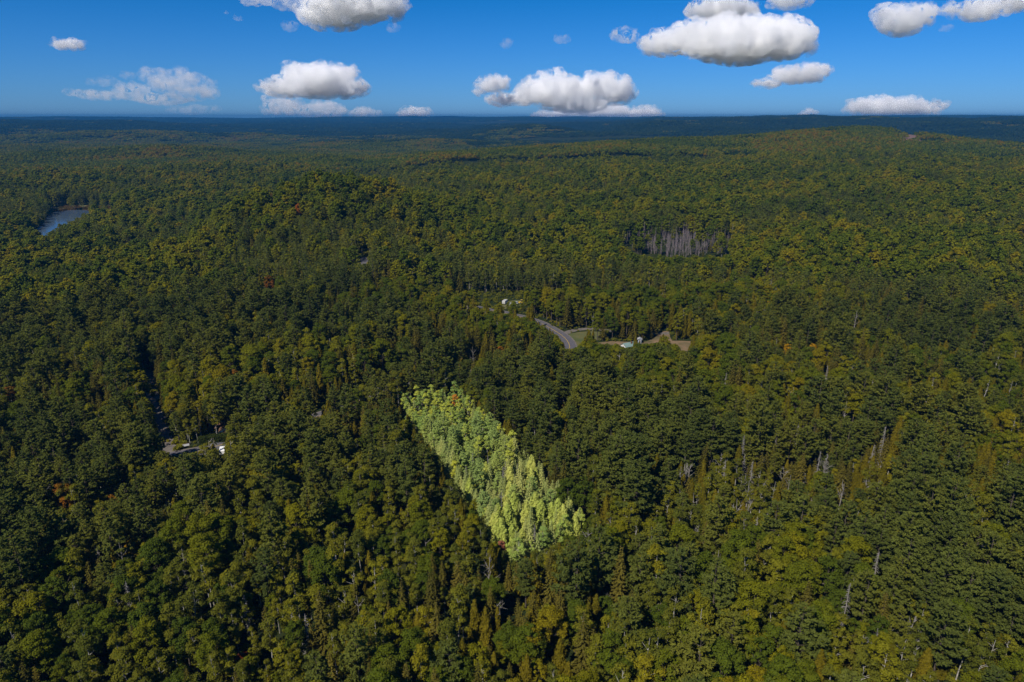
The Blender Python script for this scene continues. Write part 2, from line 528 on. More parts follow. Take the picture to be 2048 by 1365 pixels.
def gen_spruce(seed, lod):
    r = np.random.default_rng(seed)
    h = r.uniform(12.5, 17.5); R = r.uniform(2.1, 2.9)
    tr = [tube_mesh(trunk_chain(r, h, .008), np.linspace(.20, .02, 6), 6)]
    P, N, T, S = [], [], [], []
    z = h * .16
    while z < h * .985:
        f = (h - z) / (h * .84)
        L0 = R * (f ** .8) + .12
        nb = int(r.integers(5, 8)) if f > .12 else 4
        p0 = r.uniform(0, 6.28)
        for b in range(nb):
            ph = p0 + b * 2 * math.pi / nb + r.uniform(-.25, .25)
            L = L0 * r.uniform(.62, 1.15)
            if r.uniform() < .06: continue
            m = max(3, int(L * (9 if lod == 0 else 2.2)))
            s = np.linspace(.15, 1, m) + r.uniform(-.05, .05, m)
            dz = -.30 * s * L + .22 * (s ** 2) * L
            q = np.column_stack([np.cos(ph) * s * L, np.sin(ph) * s * L, z + dz])
            q += r.normal(size=q.shape) * .07
            P.append(q)
            side = np.array([-math.sin(ph), math.cos(ph), 0])
            N.append(unit(np.tile([math.cos(ph) * .35, math.sin(ph) * .35, 1.0], (m, 1)) + r.normal(size=(m, 3)) * .35))
            T.append(unit(np.tile([math.cos(ph), math.sin(ph), -.25], (m, 1)) + side * r.normal(size=(m, 1)) * .9))
            S.append((.62 if lod == 0 else 1.3) * r.uniform(.7, 1.25, m) * (.55 + .45 * f))
        z += r.uniform(.38, .55) if lod == 0 else r.uniform(.7, .9)
    P, N, T, S = map(np.concatenate, (P, N, T, S))
    return cards(P, N, T, S * 1.15, S * .62), join(tr), h

def gen_pine(seed, lod):
    r = np.random.default_rng(seed)
    h = r.uniform(17, 22.5); R = r.uniform(3.0, 4.2)
    tc = trunk_chain(r, h * .97, .012)
    tr = [tube_mesh(tc, np.linspace(.30, .04, 6), 6)]
    P, N, T, S = [], [], [], []
    z = h * .34
    lop = r.uniform(0, 6.28)
    while z < h:
        f = (z / h - .34) / .66
        prof = (min(1, .5 + 1.9 * f)) * (1 - f ** 2.2) ** .8 + .10
        nb = int(r.integers(4, 7))
        p0 = r.uniform(0, 6.28)
        for b in range(nb):
            ph = p0 + b * 2 * math.pi / nb + r.uniform(-.4, .4)
            L = R * prof * r.uniform(.55, 1.15) * (1 + .22 * math.cos(ph - lop))
            if r.uniform() < .10: continue
            rise = .05 + .55 * f + r.uniform(-.05, .12)
            base = np.array([0, 0, z]); 
            d = np.array([math.cos(ph), math.sin(ph), rise])
            if lod == 0 and b % 2 == 0:
                tr.append(tube_mesh([base, base + d * L * .55, base + d * L * .9], [.06, .035, .01], 3))
            m = max(2, int(L * (4.6 if lod == 0 else 1.5)))
            s = r.uniform(.28, 1.0, m) ** .8
            side = np.array([-math.sin(ph), math.cos(ph), 0])
            q = base + d * (s * L).reshape(-1, 1) + side * (r.normal(size=(m, 1)) * .20 * (s * L).reshape(-1, 1)) + np.array([0, 0, 1]) * (r.normal(size=(m, 1)) * .07 + .10 * L * s.reshape(-1, 1) ** 2)
            k = 7 if lod == 0 else 3                      # needles of a tuft fan upward and outward
            q = np.repeat(q, k, 0)
            dirs = unit(np.tile(d * .9 + [0, 0, .30], (len(q), 1)) + r.normal(size=(len(q), 3)) * .62)
            ln = (.72 if lod == 0 else 1.3) * r.uniform(.7, 1.2, len(q))
            P.append(q + dirs * ln.reshape(-1, 1) * .4)
            T.append(dirs)
            N.append(unit(np.tile([0, 0, 1.0], (len(q), 1)) + r.normal(size=(len(q), 3)) * .55))
            S.append(ln)
        z += r.uniform(.75, 1.15) if lod == 0 else r.uniform(1.0, 1.5)
    P, N, T, S = map(np.concatenate, (P, N, T, S))
    return cards(P, N, T, S, S * .40), join(tr), h

def gen_dead(seed, lod, conifer=False):
    """bare trunk with broken limbs; a dead conifer keeps many thin drooping twigs"""
    r = np.random.default_rng(seed)
    h = r.uniform(9, 14)
    tc = trunk_chain(r, h, .03)
    tr = tube_mesh(tc, np.linspace(.20, .05, 6), 6)
    br = []
    if conifer:
        z = h * .2
        while z < h * .97:
            L = 1.7 * (1 - z / h) + .25
            for b in range(4):
                ph = r.uniform(0, 6.28)
                d = np.array([math.cos(ph), math.sin(ph), -.35])
                br.append(tube_mesh([[0, 0, z], d * L * .6 + [0, 0, z + .1], d * L * r.uniform(.8, 1.1) + [0, 0, z]], [.045, .035, .02], 3))
            z += .42
    else:
        for b in range(int(r.integers(6, 11))):
            z = h * r.uniform(.4, .97)
            ph = r.uniform(0, 6.28); L = r.uniform(1.0, 3.0) * (1.15 - z / h * .6)
            base = np.array([np.interp(z, tc[:, 2], tc[:, 0]), np.interp(z, tc[:, 2], tc[:, 1]), z])
            d = np.array([math.cos(ph), math.sin(ph), r.uniform(.5, 1.4)])
            tip = base + d * L
            br.append(tube_mesh([base, base + d * L * .5 + r.normal(size=3) * .12, tip], [.075, .055, .02], 4))
            for q in range(2):
                e = base + d * L * r.uniform(.4, .9)
                br.append(tube_mesh([e, e + d * .5 + r.normal(size=3) * .6], [.035, .012], 3))
    return join(br), tr, h

SPECIES = {'pine': gen_pine, 'spruce': gen_spruce, 'cedar': gen_cedar, 'maple': gen_maple, 'birch': gen_birch}
BARK = {'pine': 'bark', 'spruce': 'bark', 'cedar': 'bark', 'maple': 'bark', 'birch': 'pale_bark'}
NV = 6
TREE, LODCOL = {}, {}
for si, (sp, gen) in enumerate(SPECIES.items()):
    TREE[sp] = []
    for lod in (0, 1):
        col = bpy.data.collections.new(f"{sp}_stock_{'near' if lod == 0 else 'far'}")
        LODCOL[sp, lod] = col
        for v in range(NV):
            (fv, ff), (tv, tf), h = gen(100 * si + v + 1, lod)
            if lod == 0:
                cm = mesh_np(f"{sp}_crown", fv, ff, [M[sp]])
                tm = mesh_np(f"{sp}_trunk", tv, tf, [M[BARK[sp]]], smooth=True)
                pm = None
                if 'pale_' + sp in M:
                    pm = cm.copy(); pm.materials.clear(); pm.materials.append(M['pale_' + sp])  # crown copy with the lot's highlight in its leaf colour
                TREE[sp].append(dict(crown=cm, trunk=tm, pale=pm, h=h, r=float(np.percentile(np.hypot(fv[:, 0], fv[:, 1]), 90))))
            jv, jf = join([(fv, ff), (tv, tf)])
            jm = mesh_np(f"{sp}_whole", jv, jf, [M[sp], M[BARK[sp]]], np.r_[np.zeros(len(ff)), np.ones(len(tf))])
            col.objects.link(bpy.data.objects.new(f"{sp}_stock_{lod}_{v}", jm))
DEAD = []
for v in range(6):
    (bv, bf), (tv, tf), h = gen_dead(900 + v, 0, v >= 4)
    DEAD.append(dict(branches=mesh_np("dead_branches", bv, bf, [M['dead']]), trunk=mesh_np("dead_trunk", tv, tf, [M['dead']], smooth=True), h=h))
for d in DEAD:
    d['mauve_b'] = d['branches'].copy(); d['mauve_b'].materials.clear(); d['mauve_b'].materials.append(M['dead_mauve'])
    d['mauve_t'] = d['trunk'].copy(); d['mauve_t'].materials.clear(); d['mauve_t'].materials.append(M['dead_mauve'])

def recol(mesh, mat):
    m = mesh.copy(); m.materials.clear(); m.materials.append(M[mat]); return m

# clumps of many crowns for the far hills
def gen_clump(seed, mat, pointed, W=44.0):
    r = np.random.default_rng(seed)
    parts, rn = [], []
    n = 36
    g = math.ceil(math.sqrt(n))
    for i in range(g):
        for j in range(g):
            x = ((i + r.uniform(.05, .95)) / g - .5) * W; y = ((j + r.uniform(.05, .95)) / g - .5) * W
            R = r.uniform(3.4, 5.4); h = r.uniform(9, 17)
            if r.uniform() < pointed:                       # pointed conifer
                k = 34; z = r.uniform(0, 1, k); ph = r.uniform(0, 6.28, k)
                rr = (1 - z) * 2.0 + .1
                P = np.column_stack([x + rr * np.cos(ph), y + rr * np.sin(ph), (h + 3) * (.25 + .75 * z)])
                N = unit(np.column_stack([np.cos(ph), np.sin(ph), np.full(k, .6)]))
            else:
                k = 80; d = rdirs(r, k); d[:, 2] = np.abs(d[:, 2])
                P = np.array([x, y, h - R * .9]) + d * np.array([R, R, R * .95]) * r.uniform(.8, 1.05, (k, 1))
                N = unit(d + r.normal(size=(k, 3)) * .4)
            parts.append(cards(P, N, rdirs(r, k), 1.9 * r.uniform(.7, 1.2, k), 1.6))
            rn += [r.uniform()] * k
    v, f = join(parts)
    me = mesh_np("far_clump", v, f, [M[mat]])
    a = me.attributes.new("rnd", 'FLOAT', 'FACE'); a.data.foreach_set("value", np.array(rn, np.float32))
    return me
CLUMPS = bpy.data.collections.new("far_clump_stock")
for v in range(12):
    CLUMPS.objects.link(bpy.data.objects.new(f"far_clump_stock_{v:02d}", gen_clump(500 + v, 'far' if v < 6 else 'far_conifer', .15 if v < 6 else .6)))

# geometry-node scatter
def scatter_group(name, coll):
    ng = bpy.data.node_groups.new(name, 'GeometryNodeTree')
    ng.interface.new_socket("Geometry", in_out='INPUT', socket_type='NodeSocketGeometry')
    ng.interface.new_socket("Geometry", in_out='OUTPUT', socket_type='NodeSocketGeometry')
    N, L = ng.nodes, ng.links
    gi, go = N.new("NodeGroupInput"), N.new("NodeGroupOutput")
    ci = N.new("GeometryNodeCollectionInfo")
    ci.inputs["Collection"].default_value = coll
    ci.inputs["Separate Children"].default_value = True
    ci.inputs["Reset Children"].default_value = True
    iop = N.new("GeometryNodeInstanceOnPoints")
    iop.inputs["Pick Instance"].default_value = True
    def attr(nm, typ):
        a = N.new("GeometryNodeInputNamedAttribute"); a.data_type = typ; a.inputs[0].default_value = nm
        return a.outputs[0]
    L.new(gi.outputs[0], iop.inputs["Points"])
    L.new(ci.outputs[0], iop.inputs["Instance"])
    L.new(attr("idx", 'INT'), iop.inputs["Instance Index"])
    e2r = N.new("FunctionNodeEulerToRotation")
    L.new(attr("rot", 'FLOAT_VECTOR'), e2r.inputs[0]); L.new(e2r.outputs[0], iop.inputs["Rotation"])
    L.new(attr("scl", 'FLOAT_VECTOR'), iop.inputs["Scale"])
    L.new(iop.outputs[0], go.inputs[0])
    return ng

def scatter(name, coll, P, idx, rz, scl, tilt=None):
    me = bpy.data.meshes.new(name)
    me.vertices.add(len(P)); me.vertices.foreach_set("co", np.asarray(P, np.float32).ravel())
    a = me.attributes.new("idx", 'INT', 'POINT'); a.data.foreach_set("value", np.asarray(idx, np.int32))
    rot = np.zeros((len(P), 3), np.float32); rot[:, 2] = rz
    a = me.attributes.new("rot", 'FLOAT_VECTOR', 'POINT'); a.data.foreach_set("vector", rot.ravel())
    a = me.attributes.new("scl", 'FLOAT_VECTOR', 'POINT'); a.data.foreach_set("vector", np.asarray(scl, np.float32).ravel())
    o = link(name, me)
    md = o.modifiers.new("scatter", 'NODES'); md.node_group = scatter_group(name + "_nodes", coll)
    return o

#==STRUCTURE==
# ------------------------------------------------------------------ ground
ring = np.geomspace(8, 16500, 300)
az = np.radians(np.concatenate([np.linspace(-55, 55, 240), np.linspace(58, 302, 70)]))
GX = ring[None, :] * np.sin(az)[:, None]; GY = ring[None, :] * np.cos(az)[:, None]
GZ = ground(GX, GY)
na, nr = GX.shape
V = np.column_stack([GX.ravel(), GY.ravel(), GZ.ravel()])
ii, jj = np.meshgrid(np.arange(na), np.arange(nr - 1), indexing='ij')
i2 = (ii + 1) % na
F = np.stack([ii * nr + jj, ii * nr + jj + 1, i2 * nr + jj + 1, i2 * nr + jj], -1).reshape(-1, 4)
V = np.vstack([V, [0, 0, g1(0, 8)]])
F = np.vstack([F, np.array([[na * nr, (k + 1) % na * nr, k * nr, k * nr] for k in range(0)], int).reshape(-1, 4)])
m, nt, out = new_mat("forest_floor")
geo = nd(nt, "ShaderNodeNewGeometry")
nz = nd(nt, "ShaderNodeTexNoise"); nz.inputs["Scale"].default_value = .06; nz.inputs["Detail"].default_value = 6
nt.links.new(geo.outputs["Position"], nz.inputs["Vector"])
c = ramp_n(nt, nz.outputs[0], [(.3, (.014, .022, .009)), (.5, (.022, .030, .010)), (.7, (.034, .036, .014))])
b = nd(nt, "ShaderNodeBsdfDiffuse"); nt.links.new(c, b.inputs[0]); nt.links.new(b.outputs[0], out.inputs[0])
M['floor'] = m
o = link("ground", mesh_np("ground", V, F, [m], smooth=True)); tag(o, kind="structure")

# ------------------------------------------------------------------ lot outline (canopy height), roads, water
LOT = [at(800, 794, 7.5), at(922, 780, 7.5), at(1170, 1054, 6.0), at(1028, 1116, 6.0)]
def in_poly(x, y, poly):
    r = np.zeros(np.shape(x), bool); n = len(poly)
    for i in range(n):
        (x1, y1), (x2, y2) = poly[i], poly[(i + 1) % n]
        c = ((y1 > y) != (y2 > y)) & (x < (x2 - x1) * (y - y1) / (y2 - y1 + 1e-12) + x1)
        r ^= c
    return r

def smooth_path(pts, step=3.0):
    """Catmull-Rom through world points, resampled"""
    P = np.array(pts, float)
    P = np.vstack([2 * P[0] - P[1], P, 2 * P[-1] - P[-2]])
    q = []
    for i in range(1, len(P) - 2):
        n = max(2, int(np.linalg.norm(P[i + 1] - P[i]) / step))
        for t in np.linspace(0, 1, n, endpoint=False):
            q.append(.5 * ((2 * P[i]) + (-P[i - 1] + P[i + 1]) * t + (2 * P[i - 1] - 5 * P[i] + 4 * P[i + 1] - P[i + 2]) * t * t + (-P[i - 1] + 3 * P[i] - 3 * P[i + 1] + P[i + 2]) * t ** 3))
    q.append(P[-2])
    return np.array(q)

def ribbon(name, path, width, mat, lift, cols=5):
    d = np.gradient(path, axis=0); d /= np.linalg.norm(d, axis=1, keepdims=True) + 1e-9
    nrm = np.column_stack([-d[:, 1], d[:, 0]])
    v = []
    for c in np.linspace(-.5, .5, cols):
        w = path + nrm * c * width
        v.append(np.column_stack([w, ground(w[:, 0], w[:, 1]) + lift]))
    v = np.stack(v, 1); n = len(path)
    i, j = np.meshgrid(np.arange(n - 1), np.arange(cols - 1), indexing='ij')
    f = np.stack([i * cols + j, (i + 1) * cols + j, (i + 1) * cols + j + 1, i * cols + j + 1], -1).reshape(-1, 4)[:, ::-1]
    return tag(link(name, mesh_np(name, v.reshape(-1, 3), f, [mat], smooth=True)), kind="structure")

M['asphalt'] = plain("worn_asphalt", (.10, .095, .105), .85, .25, .6)
M['gravel'] = plain("pale_gravel", (.15, .13, .11), .95, .35, .5)
M['dirt'] = plain("bare_sandy_dirt", (.20, .128, .072), .95, .5, .12, col2=(.085, .075, .03))
M['meadow'] = plain("dry_meadow", (.12, .105, .035), .95, .5, .08, col2=(.05, .07, .018))
M['paint_yellow'] = plain("yellow_road_paint", (.45, .30, .04), .7)

main_px = [(60, 985), (200, 945), (345, 913), (400, 903), (450, 888), (520, 868), (610, 842), (690, 815), (790, 772), (900, 752), (1040, 738), (1110, 722), (1138, 700), (1131, 678), (1100, 657), (1068, 642), (1010, 627), (945, 614), (905, 606), (880, 598)]
back_px = [(722, 534), (728, 524), (730, 515)]
main_path = smooth_path([at(*p) for p in main_px])
gravel_path = smooth_path([at(*p) for p in [(296, 745), (305, 790), (322, 850), (340, 900), (352, 911)]])
drive_path = smooth_path([at(*p) for p in [(1128, 668), (1150, 661), (1185, 659), (1240, 664), (1300, 668), (1345, 667)]])
drive2_path = smooth_path([at(*p) for p in [(1190, 688), (1240, 690), (1300, 686), (1350, 684), (1395, 684)]])
back_path = smooth_path([at(*p) for p in back_px])
ribbon("back_road", back_path, 6.0, M['asphalt'], .075)
ribbon("gravel_shoulder", main_path, 8.4, M['gravel'], .05, 7)
ribbon("road", main_path, 6.6, M['asphalt'], .075)
for off in (-.12, .12):
    d = np.gradient(main_path, axis=0); d /= np.linalg.norm(d, axis=1, keepdims=True) + 1e-9
    ribbon("road_marking", main_path + np.column_stack([-d[:, 1], d[:, 0]]) * off, .12, M['paint_yellow'], .085, 2)
ribbon("gravel_road", gravel_path, 5.0, M['gravel'], .045)
ribbon("driveway", drive_path, 4.5, M['gravel'], .045)

def patch(name, px_poly, mat, lift, n=40, kind="structure", z=None):
    """a sheet lying on the terrain inside an outline"""
    W = np.array([at(*p) for p in px_poly])
    c = W.mean(0)
    W2 = smooth_path(np.vstack([W, W[:1]]), max(1.0, np.ptp(W) / 60))[:-1]
    jit = 1 + .10 * (fbm(W2[:, 0] / 6, W2[:, 1] / 6, seed=5) - .5) * 2
    W2 = c + (W2 - c) * jit[:, None]
    k = len(W2); v, f = [(c[0], c[1])], []
    R = 8
    for r_ in range(1, R + 1):
        v += [tuple(c + (w - c) * r_ / R) for w in W2]
    for a in range(k):
        b_ = (a + 1) % k
        f.append([0, 1 + a, 1 + b_])
    for r_ in range(1, R):
        o0, o1 = 1 + (r_ - 1) * k, 1 + r_ * k
        for a in range(k):
            b_ = (a + 1) % k
            f.append([o0 + a, o1 + a, o1 + b_, o0 + b_])
    v = np.array(v)
    zz = ground(v[:, 0], v[:, 1]) + lift if z is None else np.full(len(v), z)
    o = link(name, mesh_np(name, np.column_stack([v, zz]), f, [mat], smooth=True))
    # make it face up
    if o.data.polygons[0].normal.z < 0: o.data.flip_normals()
    return tag(o, kind=kind), W2

CLEAR = []      # outlines without trees
_, w = patch("dry_meadow", [(1137, 668), (1160, 664), (1200, 664), (1215, 676), (1180, 684), (1160, 690), (1145, 700), (1140, 690)], M['meadow'], .03); CLEAR.append(w)
_, w = patch("dirt_yard", [(1185, 686), (1230, 683), (1290, 684), (1326, 664), (1340, 666), (1346, 682), (1385, 684), (1388, 708), (1352, 710), (1330, 698), (1270, 698), (1200, 696)], M['dirt'], .035); CLEAR.append(w)
_, w = patch("dirt_lot", [(1002, 606), (1030, 601), (1050, 602), (1046, 611), (1020, 617), (1004, 618)], M['meadow'], .035); CLEAR.append(w)
_, w = patch("rock_outcrop", [(1780, 268), (1800, 268), (1850, 288), (1875, 304), (1850, 302), (1815, 290)], plain("reddish_bare_rock", (.22, .13, .09), .9, .5, .03), 3.0); CLEAR.append(w)

# lake
LAKE_Z = None
lake_px = [(40, 500), (88, 492), (120, 478), (150, 455), (190, 424), (150, 421), (110, 424), (96, 440), (86, 460), (60, 478), (30, 490)]
lw = np.array([at(*p) for p in lake_px])
LAKE_Z = float(ground(lw[:, 0], lw[:, 1]).max()) + .3
m, nt, out = new_mat("lake_water")
b = nd(nt, "ShaderNodeBsdfPrincipled")
b.inputs["Base Color"].default_value = (.06, .09, .135, 1); b.inputs["Roughness"].default_value = .10
b.inputs["IOR"].default_value = 1.33; b.inputs["Specular IOR Level"].default_value = 1.0
geo = nd(nt, "ShaderNodeNewGeometry")
nz = nd(nt, "ShaderNodeTexNoise"); nz.inputs["Scale"].default_value = .5; nz.inputs["Detail"].default_value = 3
nt.links.new(geo.outputs["Position"], nz.inputs["Vector"])
bp = nd(nt, "ShaderNodeBump"); bp.inputs["Strength"].default_value = .08; bp.inputs["Distance"].default_value = .3
nt.links.new(nz.outputs[0], bp.inputs["Height"]); nt.links.new(bp.outputs[0], b.inputs["Normal"])
nt.links.new(b.outputs[0], out.inputs[0])
_, lake_w = patch("lake_water", lake_px, m, 0, z=LAKE_Z); CLEAR.append(lake_w)
marsh_px = [(96, 425), (110, 415), (150, 412), (215, 412), (240, 416), (215, 422), (185, 425), (160, 419), (120, 422)]
_, marsh_w = patch("marsh", marsh_px, M['meadow'], .3); CLEAR.append(marsh_w)

# ------------------------------------------------------------------ forest layout
def jitter_grid(d0, d1, step, half_az, r):
    n = int(d1 / step) + 2
    gx, gy = np.meshgrid(np.arange(-n, n + 1), np.arange(-3, n + 1))
    x = (gx + (gy % 2) * .5 + r.uniform(-.42, .42, gx.shape)) * step
    y = (gy + r.uniform(-.42, .42, gx.shape)) * step * .9
    x, y = x.ravel(), y.ravel()
    d = np.hypot(x, y); a = np.degrees(np.abs(np.arctan2(x, y)))
    k = (d >= d0) & (d < d1) & ((a < half_az) | (d < 130))
    return x[k], y[k]

def path_dist(x, y, path):
    m_ = np.full(x.shape, 1e9)
    for k in range(0, len(path), 2):
        m_ = np.minimum(m_, (x - path[k, 0]) ** 2 + (y - path[k, 1]) ** 2)
    return np.sqrt(m_)

def open_ground(x, y, pad=0.0):
    """True where no tree may stand"""
    bad = path_dist(x, y, main_path) < 6.2 + pad
    for sx_, sy_ in SHOW_XY:
        bad |= (x - sx_) ** 2 + (y - sy_) ** 2 < 2.6 ** 2
    for p, w_ in ((gravel_path, 4.2), (drive_path, 4.0), (drive2_path, 3.0), (back_path, 5.0)):
        bad |= path_dist(x, y, p) < w_ + pad
    for w_ in CLEAR:
        bad |= in_poly(x, y, w_)
    return bad

# points that stay in open view from the air: the cleared sight lines along road, lake, yard and dead stand
KEEP = []
def keep(px, py, up=.3):
    x, y = at(px, py); KEEP.append((x, y, g1(x, y) + up))
for p in [(1138, 698), (1135, 688), (1130, 678), (1118, 669), (1108, 662), (1098, 656), (1085, 650), (1072, 644), (1150, 662), (1165, 662), (1180, 661), (1150, 674), (1160, 684), (1145, 694),
          (1325, 668), (1335, 672), (1200, 687), (1216, 689), (1232, 690), (1290, 688), (1310, 686), (1345, 690), (1360, 690), (1375, 692), (1368, 702),
          (1020, 604), (1040, 606), (960, 617), (985, 622), (1012, 628), (1040, 635),
          (312, 815), (322, 848), (332, 880), (342, 900), (352, 908), (372, 903), (392, 904), (446, 904), (372, 897), (430, 880),
          (638, 833), (727, 522), (729, 528), 
          (1252, 696), (1262, 692), (1279, 686)]:
    keep(*p)
for p in [(92, 470), (100, 462), (110, 455), (125, 446), (140, 440), (155, 434), (170, 430), (105, 440), (120, 432), (145, 428), (165, 426), (90, 478), (90, 485), (100, 476), (116, 468), (132, 460), (147, 452), (161, 444), (176, 433), (110, 466), (130, 455), (150, 444), (130, 418), (160, 415), (200, 417), (220, 418)]:
    x, y = at(*p); KEEP.append((x, y, LAKE_Z))  # water
for px_, py_ in ((1250, 496), (1258, 503), (1268, 509), (1277, 514)):
    x, y = at(px_, py_); KEEP.append((x, y, g1(x, y) + 2))
for px in range(1286, 1462, 11):
    x, y = at(px, 519 - (px % 3) * 3); KEEP.append((x, y, g1(x, y) + 2))

SHOW = [(911, 792), (930, 842), (1003, 1080), (130, 1012), (225, 992), (265, 1090), (1123, 806), (485, 1312), (1535, 608), (1000, 700), (930, 720), (805, 722), (468, 745), (24, 800), (1575, 700), (1625, 695), (540, 575), (545, 405), (598, 430),
        (1650, 940), (1378, 940), (1690, 830), (978, 1150), (492, 1225), (1690, 1225), (1709, 655), (1213, 1185), (330, 1010), (853, 1100)]
SHOW_XY = np.array([at(*p, 8 if p[1] > 785 or p[0] < 900 else 7) for p in SHOW])
for sx_, sy_ in SHOW_XY:
    KEEP.append((sx_, sy_, g1(sx_, sy_) + 7.5))

def sight_cap(x, y, rr):
    """greatest height each tree may have so that none of the kept points is hidden"""
    cap = np.full(x.shape, 99.0)
    gz = ground(x, y)
    for kx, ky, kz in KEEP:
        L = math.hypot(kx, ky); ux, uy = kx / L, ky / L
        s = x * ux + y * uy
        off = np.abs(-x * uy + y * ux)
        hit = (off < rr + .6) & (s < L - .5) & (s > 20)
        zr = CAM_Z + (kz - CAM_Z) * s / L
        cap = np.where(hit, np.minimum(cap, zr - gz - .5), cap)
    return cap

SPN = ['pine', 'spruce', 'cedar', 'maple', 'birch']
def species(x, y, r):
    """which species grows where: patches by noise and by area"""
    n = len(x)
    px, py, _ = project(x, y, ground(x, y) + 12)
    w = np.zeros((n, 5))
    A = fbm(x / 70, y / 70, oct=2, seed=31); B = fbm(x / 55, y / 55, oct=2, seed=47); Cn = fbm(x / 90, y / 90, oct=2, seed=53)
    d = np.hypot(x, y)
    w[:, 0] = np.clip((A - .50) * 9, .08, 3)                       # pine groves
    w[:, 1] = np.clip((B - .52) * 7, .10, 2)
    w[:, 2] = np.clip((Cn - .50) * 6, .08, 2)
    w[:, 3] = np.clip((.60 - A) * 7, .25, 3)
    w[:, 4] = np.clip((.55 - B) * 4, .20, 1.5)
    near_right = (px > 1250) & (py > 980)
    w[near_right, 0] *= 4.5
    pine_mid = (px > 1130) & (px < 1560) & (py > 690) & (py < 900)
    w[pine_mid, 0] *= 5
    bog = (px > 1280) & (px < 1800) & (py > 900) & (py < 1060)     # olive cedar bog with dead stems
    w[bog] *= np.array([.1, .6, 6, .3, .8])
    cen = (px > 640) & (px < 1280) & (py > 1080)
    w[cen] *= np.array([.8, 3.0, 3.6, .55, 1.6])
    left = (px < 700) & (py > 560)
    w[left] *= np.array([1.2, 1.2, 1.0, 1.0, 1.3])
    w[(px < 760) & (py > 1060)] *= np.array([1.2, 1.8, 1.7, .75, 1.4])
    far = d > 520
    w[far] *= np.array([.8, .32, .15, 2.6, .9])
    w /= w.sum(1, keepdims=True)
    c = np.cumsum(w, 1)
    return (r.uniform(size=(n, 1)) > c).sum(1).clip(0, 4), bog

#==FOREST==
rN = np.random.default_rng(21)
STEP = 4.1
x, y = jitter_grid(30, 470, STEP, 56, rN)
kl = ~in_poly(x, y, LOT)
xl, yl = jitter_grid(80, 330, 4.1, 30, rN)
ql = in_poly(xl, yl, LOT)
ex, ey = [], []                                  # edge rows carry the lot's painted highlight to a straight boundary
cen_l = np.array(LOT).mean(0)
for k_ in range(4):
    a_, b_ = np.array(LOT[k_]), np.array(LOT[(k_ + 1) % 4])
    for t_ in np.arange(1.0, np.linalg.norm(b_ - a_), 2.0):
        p_ = a_ + (b_ - a_) / np.linalg.norm(b_ - a_) * t_
        nn_ = np.array([-(b_ - a_)[1], (b_ - a_)[0]]) / np.linalg.norm(b_ - a_)
        nn_ = nn_ if nn_ @ (cen_l - p_) > 0 else -nn_
        p_ = p_ + nn_ * .9
        ex.append(p_[0]); ey.append(p_[1])
x, y = np.concatenate([x[kl], xl[ql], ex]), np.concatenate([y[kl], yl[ql], ey])
k = ~open_ground(x, y)
nedge = int(k[len(k) - len(ex):].sum())
x, y = x[k], y[k]
lot = in_poly(x, y, LOT)
sp, bog = species(x, y, rN)
edge = np.zeros(len(x), bool); edge[len(x) - nedge:] = True
# the lot runs from leafy saplings at its far end through pines to spruces and cedars at its near end
lc = np.array(LOT)
far_mid, near_mid = (lc[0] + lc[1]) / 2, (lc[2] + lc[3]) / 2
ax_ = near_mid - far_mid
tl = ((x - far_mid[0]) * ax_[0] + (y - far_mid[1]) * ax_[1]) / (ax_ @ ax_)
u = rN.uniform(size=len(x))
lot_sp = np.where(tl < .30, np.where(u < .80, 4, 1), np.where(tl < .64, np.where(u < .78, 0, 4), np.where(tl < .86, np.where(u < .62, 1, np.where(u < .8, 0, 2)), np.where(u < .72, 2, 1))))
lot_sp = np.where(edge & (lot_sp == 0), 1, lot_sp)
lot_sp = np.where(edge & (tl > .95) & (u < .6), 4, lot_sp)
sp = np.where(lot, lot_sp, sp)
scl = rN.uniform(.66, 1.2, len(x)) * (.8 + .4 * fbm(x / 30, y / 30, oct=2, seed=72))
scl = scl * np.interp(np.hypot(x, y), [260, 470], [1, 1.16])
scl = np.where(lot, np.where(tl < .30, .64, np.where(sp == 0, .60, np.where(sp == 2, .82, .74))) * rN.uniform(.72, 1.2, len(x)), scl)
scl = np.where(bog & ~lot, scl * .85, scl)
var = rN.integers(0, NV, len(x))
rz = rN.uniform(0, 2 * math.pi, len(x))
H = np.array([[t['h'] for t in TREE[s]] for s in SPN]); RR = np.array([[t['r'] for t in TREE[s]] for s in SPN])
# thin out where big crowns would be overfull
keep_p = np.where(sp == 0, .60, np.where(sp == 3, .80, 1.0))
keep_p = np.where(lot, np.where(sp == 0, .75, 1.0), keep_p)
k = rN.uniform(size=len(x)) < keep_p
# dark neighbours lean back from the lot edge so its outline stays clear
x, y, sp, scl, var, rz, lot, tl, bog = (q[k] for q in (x, y, sp, scl, var, rz, lot, tl, bog))
# sight lines, and the view into the near end of the lot
cap = sight_cap(x, y, RR[sp, var] * scl)
lot_keep = []
for e0, e1 in ((2, 3), (3, 0)):
    for t in np.linspace(0, 1, 26):
        p = lc[e0] * (1 - t) + lc[e1] * t
        lot_keep.append((p[0], p[1], g1(*p) + (6.0 if e0 == 2 else 5.5)))
K0, KEEP = KEEP, lot_keep
cap = np.where(lot, cap, np.minimum(cap, sight_cap(x, y, RR[sp, var] * scl * .8)))
KEEP = K0
hh = H[sp, var] * scl
f = np.minimum(1, cap / hh)
ok = (f * hh > 2.0)
scl = np.where(f < 1, scl * f, scl)
x, y, sp, scl, var, rz, lot, tl, bog = (q[ok] for q in (x, y, sp, scl, var, rz, lot, tl, bog))
z = ground(x, y)
px, py, dep = project(x, y, z + H[sp, var] * scl * .7)
inview = (px > -40) & (px < 2090) & (py > 100) & (py < 1420)

